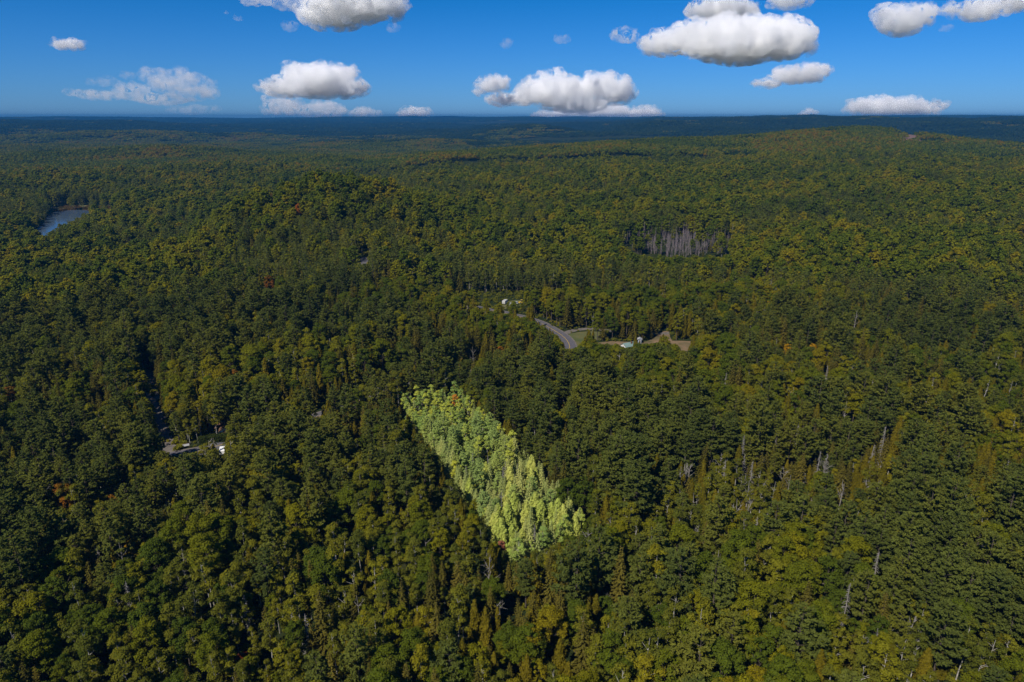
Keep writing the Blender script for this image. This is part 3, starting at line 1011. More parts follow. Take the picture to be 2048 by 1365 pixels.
NAMES = {'pine': 'white_pine', 'spruce': 'spruce_tree', 'cedar': 'cedar_tree', 'maple': 'maple_tree', 'birch': 'birch_tree'}
CATS = {'pine': 'pine tree', 'spruce': 'spruce tree', 'cedar': 'cedar tree', 'maple': 'maple tree', 'birch': 'birch tree'}
LABD = {'pine': 'dark green white pine with layered feathery boughs in the dim forest',
        'spruce': 'dark olive spruce with narrow pointed crown in the dim forest',
        'cedar': 'dark olive green cedar with slim dense crown in the dim forest',
        'maple': 'dark green broadleaf tree with round lumpy crown in the dim forest',
        'birch': 'mid green slender birch with pale trunk in the dim forest'}
LABP = {'pine': 'pale blue green pine standing in the bright narrow strip',
        'spruce': 'pale yellow green pointed spruce standing in the bright narrow strip',
        'cedar': 'bright lime cedar standing at near end of the bright strip',
        'birch': 'light yellow green leafy sapling at far end of the bright strip'}

def plant(name, label, cat, group, loc, rz_, s, crown, trunk, crown_name='crown'):
    t = empty(name, loc, rz_, s)
    tag(t, label, cat, group)
    link('trunk', trunk, t)
    link(crown_name, crown, t)
    return t

def zone(a, b):
    """where a tree stands, told by the landmarks of the place"""
    if b < 700: return "in the woods near the road bend and dirt yard" if a > 820 else ("in the woods above the gravel road" if a < 480 else "on the slope above the paved road")
    if a < 300: return ("left of the gravel road" if b < 900 else ("in the left edge woods below the road junction" if b < 1130 else "in the lower left corner"))
    if a < 620: return ("between gravel road and paved road" if b < 890 else ("below the white van and junction" if b < 1100 else "at the lower left of the picture"))
    if a < 860: return ("beyond the upper left edge of the bright strip" if b < 850 else ("close along the left side of the bright strip" if b < 1080 else "below and left of the bright strip"))
    if a < 1180: return ("just beyond the far end of the bright strip" if b < 800 else ("close along the right side of the bright strip" if b < 1040 else "directly below the near end of the bright strip"))
    if a < 1480: return ("in the pine grove below the dirt yard" if b < 880 else ("at the left side of the cedar bog" if b < 1080 else "below the cedar bog"))
    if a < 1780: return ("on the right slope above the cedar bog" if b < 890 else ("at the right side of the cedar bog" if b < 1080 else "in the lower right pine slope"))
    return ("at the upper right slope edge" if b < 900 else ("at the right edge beside the bog" if b < 1110 else "in the lower right corner"))
KINDW = {'pine': 'dark feathery white pine', 'spruce': 'dark olive pointed spruce', 'cedar': 'olive slim cedar', 'maple': 'dark round crowned broadleaf tree', 'birch': 'mid green slender birch'}
def size_word(v, lo, hi): return "small" if v < lo else ("tall" if v > hi else "middling")
def lot_zone(t, side):
    e = "far end" if t < .18 else "upper part" if t < .36 else "middle" if t < .6 else "lower part" if t < .82 else "near end"
    return f"{side} side of the {e} of the bright strip"
lot_nrm = np.array([ax_[1], -ax_[0]]); lot_nrm = lot_nrm / np.linalg.norm(lot_nrm)
single = np.zeros(len(x), bool)
for si, s in enumerate(SPN):
    idx = np.nonzero((sp == si) & inview)[0]
    size = RR[si, var[idx]] * scl[idx] / dep[idx]
    order = idx[np.argsort(-size - 10.0 * lot[idx])][:285]
    single[order] = True
    hts = H[si, var[order]] * scl[order]
    lo, hi = np.percentile(hts, [33, 66])
    for i in order:
        T_ = TREE[s][var[i]]
        sv = (scl[i] * rN.uniform(.92, 1.08), scl[i] * rN.uniform(.92, 1.08), scl[i])
        loc = (x[i], y[i], z[i] - .1)
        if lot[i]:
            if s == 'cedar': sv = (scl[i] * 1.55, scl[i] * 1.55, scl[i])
            plant(NAMES[s], f"{size_word(scl[i] * H[si, var[i]], 7.5, 9.5)} pale {dict(pine='blue green pine', spruce='yellow green spruce', cedar='lime cedar', birch='yellow green sapling').get(s, 'green tree')} on {lot_zone(tl[i], 'right' if ((x[i] - far_mid[0]) * lot_nrm[0] + (y[i] - far_mid[1]) * lot_nrm[1]) * np.sign(lot_nrm[0]) > 0 else 'left')}", CATS[s], f"pale {CATS[s]}s in the bright strip", loc, rz[i], sv, T_['pale'], T_['trunk'])  # pale crowns: the lot's highlight put into their leaf colour
        else:
            plant(NAMES[s], f"{size_word(scl[i] * H[si, var[i]], lo, hi)} {KINDW[s]} {zone(px[i], py[i])}", CATS[s], f"{CATS[s]}s of the dim forest", loc, rz[i], sv, T_['crown'], T_['trunk'])

# middle distance
rM = np.random.default_rng(33)
x2, y2 = jitter_grid(470, 1500, 5.0, 51, rM)
k = ~open_ground(x2, y2); x2, y2 = x2[k], y2[k]
DEADW = np.array([at(*p) for p in [(1236, 486), (1290, 470), (1400, 470), (1462, 486), (1464, 508), (1400, 518), (1310, 524), (1280, 506)]])
dc_ = DEADW.mean(0)
in_d = in_poly(x2, y2, DEADW)
k = ~in_d | ((rM.uniform(size=len(x2)) < .16) & (fbm(x2 / 16, y2 / 16, seed=91) > .5)); x2, y2 = x2[k], y2[k]
sp2, _ = species(x2, y2, rM)
k = rM.uniform(size=len(x2)) < np.where(sp2 == 0, .8, np.where(sp2 == 3, .72, 1)); x2, y2, sp2 = x2[k], y2[k], sp2[k]
var2 = rM.integers(0, NV, len(x2)); rz2 = rM.uniform(0, 6.28, len(x2)); scl2 = np.interp(np.hypot(x2, y2), [470, 700], [.84, 1]) * rM.uniform(.68, 1.22, len(x2)) * (.75 + .5 * fbm(x2 / 40, y2 / 40, oct=2, seed=71)) * np.where(sp2 == 3, 1.36, np.where(sp2 == 4, 1.1, .95))
cap = sight_cap(x2, y2, RR[sp2, var2] * scl2)
hh = H[sp2, var2] * scl2
f = np.minimum(1, cap / hh); ok = f * hh > 2.0
scl2 = scl2 * f
x2, y2, sp2, var2, rz2, scl2 = (q[ok] for q in (x2, y2, sp2, var2, rz2, scl2))
z2 = ground(x2, y2)
FLAB = {'pine': 'mass of dark pines filling the woods beyond', 'spruce': 'mass of dark spruces mixed through the woods beyond', 'cedar': 'mass of olive cedars mixed through the woods beyond',
        'maple': 'mass of round crowned broadleaf trees covering the hills', 'birch': 'mass of slender light green birches mixed through the hills'}
for si, s in enumerate(SPN):
    q = (sp == si) & ~single
    near = q & (np.hypot(x, y) < 330)
    far_ = q & ~near
    m2 = sp2 == si
    # one object per species: both levels of detail come from one stock
    stock = bpy.data.collections.new(f"{s}_stock")
    for lod in (0, 1):
        for o_ in LODCOL[s, lod].objects: stock.objects.link(o_)
    X = np.concatenate([x[near], x[far_], x2[m2]]); Y = np.concatenate([y[near], y[far_], y2[m2]]); Z = np.concatenate([z[near], z[far_], z2[m2]]) - .1
    I = np.concatenate([var[near], var[far_], var2[m2] + NV]); R_ = np.concatenate([rz[near], rz[far_], rz2[m2]])
    S_ = np.concatenate([scl[near], scl[far_], scl2[m2]])
    o = scatter({'pine': 'pine_woods', 'spruce': 'spruce_woods', 'cedar': 'cedar_woods', 'maple': 'broadleaf_woods', 'birch': 'birch_woods'}[s], stock, np.column_stack([X, Y, Z]), I, R_, np.column_stack([S_] * 3))
    tag(o, FLAB[s], "woods", kind="stuff")

# far hills
rF = np.random.default_rng(44)
PX, PS = [], []
for d0, d1, st, s_ in ((1500, 3800, 36, 1.0), (3800, 9000, 62, 1.7), (9000, 16200, 110, 3.0)):
    a, b_ = jitter_grid(d0, d1, st, 50, rF)
    k = ~np.logical_or.reduce([in_poly(a, b_, w_) for w_ in CLEAR[3:4]])
    a, b_ = a[k], b_[k]
    PX.append(np.column_stack([a, b_, ground(a, b_) - .5 - (s_ - 1) * 4])); PS.append(np.column_stack([np.full(len(a), s_), np.full(len(a), s_), np.full(len(a), .9 + .1 * s_)]))
PX = np.concatenate(PX); PS = np.concatenate(PS)
o = scatter("far_forest", CLUMPS, PX, np.where(rF.uniform(size=len(PX)) < np.clip((np.hypot(PX[:, 0], PX[:, 1]) - np.interp(np.degrees(np.arctan2(PX[:, 0], PX[:, 1])), [-20, 2], [4300, 2550])) / 900 + (fbm(PX[:, 0] / 700, PX[:, 1] / 700, oct=2, seed=88) - .5) * 1.4 - 1.6 * np.exp(-(((PX[:, 0] - 130) / 330) ** 2 + ((PX[:, 1] - 4200) / 450) ** 2)) + .8 * (fbm(PX[:, 0] / 160, PX[:, 1] / 160, oct=2, seed=89) > .60), .04, .97), 6, 0) + rF.integers(0, 6, len(PX)), rF.uniform(0, 6.28, len(PX)), PS)
tag(o, "unbroken forest covering the far hills up to the horizon", "forest", kind="stuff")

# undergrowth along roads and clearings
rU = np.random.default_rng(61)
ub = bpy.data.collections.new("undergrowth_stock")
for v in range(3):
    r_ = np.random.default_rng(700 + v)
    C_ = [np.array([r_.uniform(-.7, .7), r_.uniform(-.7, .7), r_.uniform(.3, .9)]) for _ in range(6)]  # low lumps
    fv, ff = lobes_foliage(r_, C_, [r_.uniform(.4, .7) for _ in C_], 12, .3)
    ub.objects.link(bpy.data.objects.new(f"undergrowth_stock_{v}", mesh_np("undergrowth", fv, ff, [M['birch']])))
ux, uy = jitter_grid(40, 620, 2.9, 54, rU)
k = ~open_ground(ux, uy, -1.5); ux, uy = ux[k], uy[k]
k = rU.uniform(size=len(ux)) < .6; ux, uy = ux[k], uy[k]
o = scatter("undergrowth", ub, np.column_stack([ux, uy, ground(ux, uy) - .1]), rU.integers(0, 3, len(ux)), rU.uniform(0, 6.28, len(ux)), np.column_stack([rU.uniform(.6, 1.6, len(ux))] * 3))
tag(o, "low green shrubs growing on the forest floor", "undergrowth", kind="stuff")
lx, ly = jitter_grid(80, 330, 1.9, 30, rU)
k = in_poly(lx, ly, LOT); lx, ly = lx[k], ly[k]
pb = bpy.data.collections.new("pale_undergrowth_stock")  # shrubs get the lot's highlight in their leaf colour as well
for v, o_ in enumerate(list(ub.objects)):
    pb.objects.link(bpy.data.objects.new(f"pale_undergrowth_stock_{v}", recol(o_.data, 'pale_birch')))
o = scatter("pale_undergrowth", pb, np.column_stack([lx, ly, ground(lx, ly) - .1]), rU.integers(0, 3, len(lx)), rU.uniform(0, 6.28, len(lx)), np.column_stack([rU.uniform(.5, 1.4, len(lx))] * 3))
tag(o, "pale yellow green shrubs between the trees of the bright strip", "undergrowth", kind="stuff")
# reeds round the lake
n = 900
mw = np.array(marsh_w); t = rU.uniform(0, 1, n); a = mw[rU.integers(0, len(mw), n)]; c = mw.mean(0)
rp = c + (a - c) * np.sqrt(t)[:, None]
rb = bpy.data.collections.new("reed_stock")
r_ = np.random.default_rng(5); kk = 60
P = np.column_stack([r_.uniform(-2, 2, kk), r_.uniform(-2, 2, kk), np.full(kk, .6)])
fv, ff = cards(P, unit(np.column_stack([r_.normal(size=(kk, 2)), np.full(kk, .2)])), np.tile([0, 0, 1.0], (kk, 1)) + r_.normal(size=(kk, 3)) * .15, 1.6, .5)
rb.objects.link(bpy.data.objects.new("reed_stock_0", mesh_np("reeds", fv, ff, [M['reed']])))
o = scatter("reeds", rb, np.column_stack([rp, ground(rp[:, 0], rp[:, 1]) + .2]), np.zeros(n), rU.uniform(0, 6.28, n), np.ones((n, 3)))
tag(o, "tan reeds and sedge along the far lake shore", "reeds", kind="stuff")

#==DETAILS==
# ------------------------------------------------------------------ dead trees
rD = np.random.default_rng(77)
def dead(px_, py_, v, s, label, group=None, mauve=False, above=0.0, xy=None):
    xx, yy = xy if xy is not None else at(px_, py_, above)
    d = DEAD[v]
    return plant('dead_tree', label, 'dead tree', group, (xx, yy, g1(xx, yy) - .1), rD.uniform(0, 6.28), s, d['mauve_b'] if mauve else d['branches'], d['mauve_t'] if mauve else d['trunk'], 'branches')
bx0, by0 = DEADW.min(0); bx1, by1 = DEADW.max(0)
cnt, DXY = 0, []
while cnt < 250:
    xx, yy = rD.uniform(bx0 - 14, bx1 + 14), rD.uniform(by0 - 14, by1 + 14)
    wob = .82 + .55 * float(fbm(np.array([xx / 22]), np.array([yy / 22]), oct=2, seed=93)[0])
    if in_poly(np.array([dc_[0] + (xx - dc_[0]) * wob]), np.array([dc_[1] + (yy - dc_[1]) * wob]), DEADW)[0]:
        DXY.append((xx, yy)); cnt += 1
DXY.sort(key=lambda p: math.hypot(*p))                  # the nearest ones one by one, the rest of the stand behind them
for xx, yy in DXY[:115]:
    w_s = rD.uniform(.8, 1.5)
    dead(0, 0, int(rD.choice([4, 5, 4, 5, 0, 2])), (w_s, w_s, rD.uniform(.65, 1.3)), "bare mauve grey dead tree in the dense dead stand", "dead trees of the grey stand", True, xy=(xx, yy))
dstock = bpy.data.collections.new("dead_stock")
for v, d in enumerate(DEAD):
    bv_ = [np.array([q.co[:] for q in d[n_].vertices]) for n_ in ('mauve_b', 'mauve_t')]
    bf_ = [np.array([list(p.vertices) for p in d[n_].polygons]) for n_ in ('mauve_b', 'mauve_t')]
    jv, jf = join(list(zip(bv_, bf_)))
    dstock.objects.link(bpy.data.objects.new(f"dead_stock_{v}", mesh_np("dead_whole", jv, jf, [M['dead_mauve']])))
D_ = np.array(DXY[115:])
w_s = rD.uniform(.8, 1.5, len(D_))
o = scatter("dead_stand", dstock, np.column_stack([D_, ground(D_[:, 0], D_[:, 1]) - .1]), rD.choice([4, 5, 4, 5, 0, 2], len(D_)), rD.uniform(0, 6.28, len(D_)), np.column_stack([w_s, w_s, rD.uniform(.65, 1.3, len(D_))]))
tag(o, "rear mass of bare mauve grey dead trees in the dead stand", "dead trees", kind="stuff")
SNAGS = [((1650, 940), 2, 1.1, "tall pale bare snag rising from the olive cedar bog"), ((1378, 940), 0, 1.0, "forked pale dead tree at left edge of the cedar bog"),
         ((1690, 830), 1, 1.0, "bare grey dead tree above the round crowns on the right slope"), ((978, 1150), 0, 1.25, "white bare dead tree just below the near end of bright strip"),
         ((492, 1225), 4, 1.15, "grey dead conifer with drooping twigs in the lower left forest"), ((1690, 1225), 5, 1.1, "grey dead conifer with drooping twigs in the lower right pines"),
         ((1709, 655), 1, 1.3, "clustered grey dead tree in the woods far right of the yard"), ((1213, 1185), 0, .8, "small white dead tree right of and below the bright strip"),
         ((330, 1010), 3, .9, "tangled grey dead tree among the broadleaf trees left of strip"), ((30, 1090), 1, .8, "pale dead tree at the far left edge of the forest"),
         ((853, 1100), 1, 1.0, "thin bare dead tree left of the near end of bright strip"), ((1186, 640), 1, .9, "pale forked dead tree behind the driveway junction"),
         ((1915, 880), 3, 1.0, "bleached dead tree on the far right slope"), ((1020, 660), 2, .8, "pale dead tree inside the bend of the road")]
for (p, v, s, lab) in SNAGS:
    dead(p[0], p[1], v, s, lab, above=7)
for i in range(16):
    t_, u_ = rD.uniform(.3, .97), rD.uniform(.12, .88)
    p_ = (lc[0] * (1 - t_) + lc[3] * t_) * (1 - u_) + (lc[1] * (1 - t_) + lc[2] * t_) * u_
    dead(0, 0, int(rD.choice([0, 1, 4, 5])), rD.uniform(.7, .95), "bare grey dead tree among the pale trees of the bright strip", "dead trees in the bright strip", xy=(float(p_[0]), float(p_[1])))
for i in range(165):
    if i < 70: p = (rD.uniform(1290, 1800), rD.uniform(880, 1090))
    else: p = (rD.uniform(0, 2048), rD.uniform(640, 1340))
    xx, yy = at(*p, 6)
    if in_poly(np.array([xx]), np.array([yy]), LOT)[0] or open_ground(np.array([xx]), np.array([yy]))[0]: continue
    dead(0, 0, int(rD.integers(0, 6)), rD.uniform(.85, 1.3), "bare grey dead tree poking up between the living trees", "scattered dead trees in the woods", xy=(xx, yy))

# ------------------------------------------------------------------ coloured autumn trees
def autumn(px_, py_, mat, s, label, spn='maple', v=0, cat='maple tree', above=8.0):
    xx, yy = at(px_, py_, above)
    T_ = TREE[spn][v]
    plant(NAMES[spn], label, cat, None, (xx, yy, g1(xx, yy)), rD.uniform(0, 6.28), s * 1.3, recol(T_['crown'], mat), T_['trunk'])
autumn(910, 792, 'bright_orange', .44, "vivid orange maple at far tip of the bright strip", above=7.5)
autumn(930, 842, 'bright_orange', .3, "small orange maple inside the upper bright strip", above=8.2)
autumn(1003, 1080, 'pinkish', .36, "dull red small maple at left corner of the bright strip", above=7)
autumn(130, 1012, 'orange', .72, "orange topped maple in the forest at left", v=1)
autumn(225, 992, 'orange', .5, "small orange maple in forest right of the taller orange one", v=2)
autumn(265, 1090, 'yellow', .5, "small yellow maple in the lower left forest", v=3)
autumn(1123, 806, 'orange', .45, "small orange maple among pines right of the bright strip", v=2)
autumn(485, 1312, 'red', .42, "dark red maple at the bottom of the lower left forest", v=4)
autumn(1535, 608, 'yellow', .55, "slim yellow birch in the mid right woods", 'birch', 1, 'birch tree')
autumn(1000, 700, 'orange', .5, "orange red maple on the near side of the road bend", v=3)
autumn(930, 720, 'yellow', .6, "yellow orange maple left of the road bend", v=5)
autumn(805, 722, 'rust', .7, "rust coloured maple beyond the far end of the strip", v=1)
autumn(468, 745, 'orange', .45, "orange maple in the woods above the gravel road", v=4)
autumn(24, 800, 'rust', .75, "rust brown maple at the left edge", v=0)
autumn(540, 575, 'rust', .9, "rust brown maple on the left hill face", v=2)
autumn(545, 405, 'rust', 1.0, "rust crowned maple on top of the left hill", v=3)
autumn(598, 430, 'orange', .8, "orange maple on the crest of the left hill", v=1)
autumn(450, 465, 'yellow', .8, "yellow maple on the left flank of the hill", v=2)
autumn(1675, 430, 'rust', 1.1, "rust red maple on the large right hill", v=1)
autumn(1538, 470, 'yellow', .9, "golden maple low on the large right hill", v=5)
autumn(1575, 700, 'yellow', .6, "yellow green maple on the slope right of the yard", v=0)
autumn(1625, 695, 'yellow', .5, "small yellow maple beside the other on the right slope", v=3)
autumn(1945, 1130, 'rust', .6, "rust tinged maple among the near right pines", v=3)
autumn(850, 905, 'rust', .5, "brown tinged maple beside the left side of the bright strip", v=4)

# ------------------------------------------------------------------ buildings, vehicles and roadside things
M['white'] = plain("white_paint", (.78, .78, .76), .5)
M['siding'] = plain("pale_siding", (.62, .62, .58), .7, .15, 2.0)
M['teal'] = plain("teal_metal_roof", (.17, .25, .23), .45, .2, 1.0)
M['glass'] = plain("dark_window_glass", (.02, .025, .03), .08, spec=.8)
M['brown'] = plain("brown_wood", (.16, .09, .05), .8, .3, 3.0)
M['tyre'] = plain("black_rubber", (.02, .02, .02), .8)
M['steel'] = plain("grey_steel", (.35, .36, .38), .4, metallic=.6)
M['off_white'] = plain("weathered_off_white_paint", (.42, .42, .40), .6)
M['blue'] = plain("grey_blue_board", (.28, .34, .42), .7)
M['yellowp'] = plain("yellow_machine_paint", (.60, .42, .05), .5)
M['grey'] = plain("silver_grey_paint", (.34, .35, .36), .4)
M['lamp'] = plain("lamp_lens", (.6, .6, .55), .2)

def on(px_, py_):
    xx, yy = at(px_, py_); return (xx, yy, g1(xx, yy))

def gable_house(name, loc, rz_, L, Wd, hw, hr, wallm, roofm, label, cat):
    h = empty(name, loc, rz_)
    tag(h, label, cat)
    w_ = MB(); w_.poly_prism([(-Wd / 2, -.5), (Wd / 2, -.5), (Wd / 2, hw), (0, hw + hr), (-Wd / 2, hw)], -L / 2, L / 2); w_.build('wall', M[wallm], h)
    sl = math.hypot(Wd / 2, hr)
    for s in (-1, 1):
        e = Wd / 2 + .45; drop = hr * .45 / (Wd / 2)
        q = MB()
        q.poly_prism([(s * e, hw - drop + .02), (0, hw + hr + .02), (0, hw + hr + .16), (s * e, hw - drop + .16)], -L / 2 - .4, L / 2 + .4)
        rf = q.build('roof_panel', M[roofm], h)
        if L > 4:                                       # raised seams of the metal roof
            for k_ in range(int(L / .9)):
                yy = -L / 2 + .2 + k_ * .9
                sm = MB(); sm.poly_prism([(s * e, hw - drop + .165), (s * .05, hw + hr + .165), (s * .05, hw + hr + .21), (s * e, hw - drop + .21)], yy, yy + .05)
                sm.build('roof_seam', M[roofm], rf)
    for s in (-1, 1):
        for xx in ((-Wd * .25, Wd * .25) if L > 4 else ()):
            f_ = MB().box((xx, s * (L / 2 + .03), hw * .58), (1.15, .07, 1.05)).build('window', M['white'], h)
            MB().box((xx, s * (L / 2 + .075), hw * .58), (.95, .03, .85)).build('pane', M['glass'], f_)
    for xx in ((-L * .3, L * .3) if L > 4 else ()):
        for s in (-1, 1):
            f_ = MB().box((s * (Wd / 2 + .03), xx, hw * .6), (.07, 1.3, 1.0)).build('window', M['white'], h)
            MB().box((s * (Wd / 2 + .075), xx, hw * .6), (.03, 1.1, .8)).build('pane', M['glass'], f_)
    d_ = MB().box((Wd * .02, -L / 2 - .035, 1.0), (.9, .06, 2.0)).build('door', M['brown'], h)
    MB().box((Wd * .02 + .36, -L / 2 - .085, 1.0), (.06, .05, .12)).build('handle', M['steel'], d_)
    if L > 4:
        MB().box((Wd * .2, L * .2, hw + hr + .2), (.6, .6, 1.4)).build('chimney', M['brown'], h)
    return h
gable_house('cottage', on(1256, 699), rad(-62), 6.4, 4.8, 2.4, 1.3, 'siding', 'teal', "small pale cottage with teal metal roof beside the dirt yard", "cottage")
gable_house('shed', on(1279, 687), rad(-10), 2.4, 1.8, 2.5, .5, 'blue', 'grey', "narrow grey blue shed behind the teal roofed cottage", "shed")
gable_house('garage', on(446, 866), rad(35), 5.5, 4.5, 2.0, 1.2, 'siding', 'brown', "low brown roofed garage behind the hedge by the road junction", "garage")

def wheel_set(root, xs, ys, r_):
    for xx in xs:
        for yy in ys:
            s = 1 if yy > 0 else -1
            w_ = MB().cyl((xx, yy - .11, r_), (xx, yy + .11, r_), r_, n=14).build('wheel', M['tyre'], root)
            MB().cyl((xx, yy + s * .112, r_), (xx, yy + s * .13, r_), r_ * .55, n=10).build('rim', M['steel'], w_)

def van(name, loc, rz_, paint, label, cat='van', long=5.0, high=2.1):
    t = tag(empty(name, loc, rz_), label, cat)
    L = long
    b_ = MB(); b_.poly_prism([(-L / 2, .45), (L / 2, .45), (L / 2, .95), (L * .43, 1.15), (L * .27, high - .12), (L * .2, high), (-L * .44, high), (-L / 2, high - .2)], -.95, .95)
    bo = b_.build('body', M[paint], t)
    bv = bo.modifiers.new("edge", 'BEVEL'); bv.width = .08; bv.segments = 2
    MB().box((L * .352, 0, 1.56), (.05, 1.55, .72)).build('windscreen', M['glass'], t).rotation_euler = (0, 0, 0)
    for s in (-1, 1):
        MB().box((L * .16, s * .955, 1.55), (.9, .03, .5)).build('side_window', M['glass'], t)
        MB().box((-L * .22, s * .955, 1.55), (1.6, .03, .45)).build('side_window', M['glass'], t)
        MB().box((L / 2 + .005, s * .68, .78), (.05, .28, .2)).build('headlight', M['lamp'], t)
        MB().box((L * .27, s * 1.05, 1.25), (.14, .16, .2)).build('mirror', M['tyre'], t)
    MB().box((L / 2 + .03, 0, .5), (.14, 1.8, .22)).build('bumper', M['tyre'], t)
    wheel_set(t, (-L * .31, L * .31), (-.88, .88), .36)
    return t

def car(name, loc, rz_, paint, label, cat='car'):
    t = tag(empty(name, loc, rz_), label, cat)
    b_ = MB(); b_.poly_prism([(-2.2, .35), (2.2, .35), (2.2, .72), (2.0, .86), (1.0, .95), (-1.9, .95), (-2.2, .85)], -.88, .88)
    bo = b_.build('body', M[paint], t); bv = bo.modifiers.new("edge", 'BEVEL'); bv.width = .07; bv.segments = 2
    MB().poly_prism([(-1.7, .95), (1.0, .95), (.35, 1.42), (-1.2, 1.42)], -.74, .74).build('cabin', M['glass'], t)
    MB().box((-.42, 0, 1.44), (1.5, 1.4, .05)).build('roof', M[paint], t)
    for s in (-1, 1):
        MB().box((2.2, s * .62, .66), (.05, .3, .14)).build('headlight', M['lamp'], t)
    wheel_set(t, (-1.35, 1.35), (-.8, .8), .32)
    return t

def camper(name, loc, rz_, label):
    t = tag(empty(name, loc, rz_), label, 'camper trailer')
    bo = MB().poly_prism([(-2.6, .55), (2.4, .55), (2.7, 1.1), (2.6, 2.0), (2.2, 2.55), (-2.4, 2.55), (-2.6, 2.3)], -1.1, 1.1).build('body', M['off_white'], t)
    bv = bo.modifiers.new("edge", 'BEVEL'); bv.width = .1; bv.segments = 2
    for s in (-1, 1):
        MB().box((.9, s * 1.11, 1.7), (1.1, .04, .55)).build('window', M['glass'], t)
        MB().box((-1.7, s * 1.11, 1.7), (.8, .04, .5)).build('window', M['glass'], t)
    MB().box((-.5, -1.115, 1.45), (.65, .04, 1.7)).build('door', M['siding'], t)
    MB().box((3.3, 0, .55), (1.4, .12, .1)).build('tow_bar', M['steel'], t)
    wheel_set(t, (-.3,), (-1.0, 1.0), .34)
    return t

van('delivery_van', on(446, 906), rad(108), 'white', "white van parked on the road near the junction sign")
camper('camper_trailer', on(1010, 608), rad(68), "white camper trailer at left end of the roadside dirt lot")
car('parked_car', on(1022, 611), rad(80), 'white', "white car beside the camper trailer in the dirt lot")
car('parked_car', on(1022, 617), rad(15), 'grey', "silver grey car at the front of the dirt lot")
car('parked_car', on(1033, 608), rad(100), 'grey', "grey car between white car and yellow loader in dirt lot")

t = tag(empty('loader', on(1043, 608), rad(30)), "yellow wheel loader at right end of the dirt lot", 'loader')
MB().poly_prism([(-1.9, .6), (1.2, .6), (1.2, 1.1), (.2, 1.35), (-1.9, 1.5)], -.7, .7).build('body', M['yellowp'], t)
cb = MB().box((.1, 0, 1.95), (1.1, 1.1, 1.3), taper=.88).build('cab', M['glass'], t)
MB().box((.1, 0, 2.63), (1.2, 1.2, .07)).build('cab_roof', M['yellowp'], cb)
for s in (-1, 1):
    MB().cyl((1.0, s * .5, 1.3), (2.4, s * .5, .6), .09).build('arm', M['yellowp'], t)
MB().poly_prism([(2.3, .15), (3.0, .1), (2.95, .25), (2.5, .35), (2.45, .85), (2.3, .85)], -1.0, 1.0).build('bucket', M['steel'], t)
wheel_set(t, (-1.2, .9), (-.85, .85), .55)

# signboard at the junction
sx, sy, sz = on(373, 897)
t = tag(empty('signboard', (sx, sy, sz), math.atan2(-sx, sy) * 1.0), "white signboard on two brown posts at the road junction", 'sign')
for s in (-1, 1):
    MB().box((s * .95, 0, .85), (.14, .14, 2.3)).build('post', M['brown'], t)
MB().box((0, -.1, 1.45), (2.3, .06, 1.0)).build('board', M['white'], t)
MB().box((0, -.1, 1.99), (2.5, .16, .08)).build('cap_rail', M['brown'], t)
# utility pedestal beside the hedge
ux_, uy_, uz_ = on(415, 868)
t = tag(empty('utility_box', (ux_, uy_, uz_)), "small white utility box standing at left end of the hedge", 'utility box')
MB().box((0, 0, .75), (.55, .45, 1.5)).build('cabinet', M['white'], t)
MB().box((0, 0, 1.53), (.62, .52, .07)).build('lid', M['siding'], t)
# clipped hedge
hx, hy, hz = on(433, 884)
t = tag(empty('hedge', (hx, hy, hz), rad(14)), "clipped green hedge along the road beside the white van", 'hedge')
r_ = np.random.default_rng(8); nn = 5200
P = np.column_stack([r_.uniform(-6.5, 6.5, nn), r_.uniform(-1.3, 1.3, nn), r_.uniform(0, 2.5, nn)])
face = r_.integers(0, 4, nn)
P[face == 0, 2] = 2.5; P[face == 1, 1] = -1.3; P[face == 2, 1] = 1.3
P += r_.normal(size=P.shape) * .12
fv, ff = cards(P, rdirs(r_, nn), rdirs(r_, nn), .38, .28)
link('foliage', mesh_np('hedge_foliage', fv, ff, [M['hedge']]), t)
st = MB()
for k_ in range(7):
    st.cyl((-6 + k_ * 2, 0, -.2), (-6 + k_ * 2, 0, 1.8), .07, .03, 6)
st.build('stems', M['bark'], t)

#==CLOUDS==
# ------------------------------------------------------------------ clouds: bodies of real vapour far above and beyond the land
def cloud_mat(name, dens, sc_, lo, gain):
    m, nt, out = new_mat(name)
    v = nd(nt, "ShaderNodeVolumePrincipled")
    v.inputs["Color"].default_value = (.995, .995, .995, 1)
    v.inputs["Anisotropy"].default_value = 0.0
    tc = nd(nt, "ShaderNodeTexCoord")
    n1 = nd(nt, "ShaderNodeTexNoise"); n1.inputs["Scale"].default_value = 1 / (16 * sc_); n1.inputs["Detail"].default_value = 5
    n1.inputs["Roughness"].default_value = .62
    nt.links.new(tc.outputs["Object"], n1.inputs["Vector"])
    k = math_n(nt, 'MULTIPLY', math_n(nt, 'SUBTRACT', n1.outputs[0], lo), gain, True)
    nt.links.new(math_n(nt, 'MULTIPLY', k, dens), v.inputs["Density"])
    nt.links.new(v.outputs[0], out.inputs["Volume"])
    m.cycles.volume_step_rate = .35
    return m

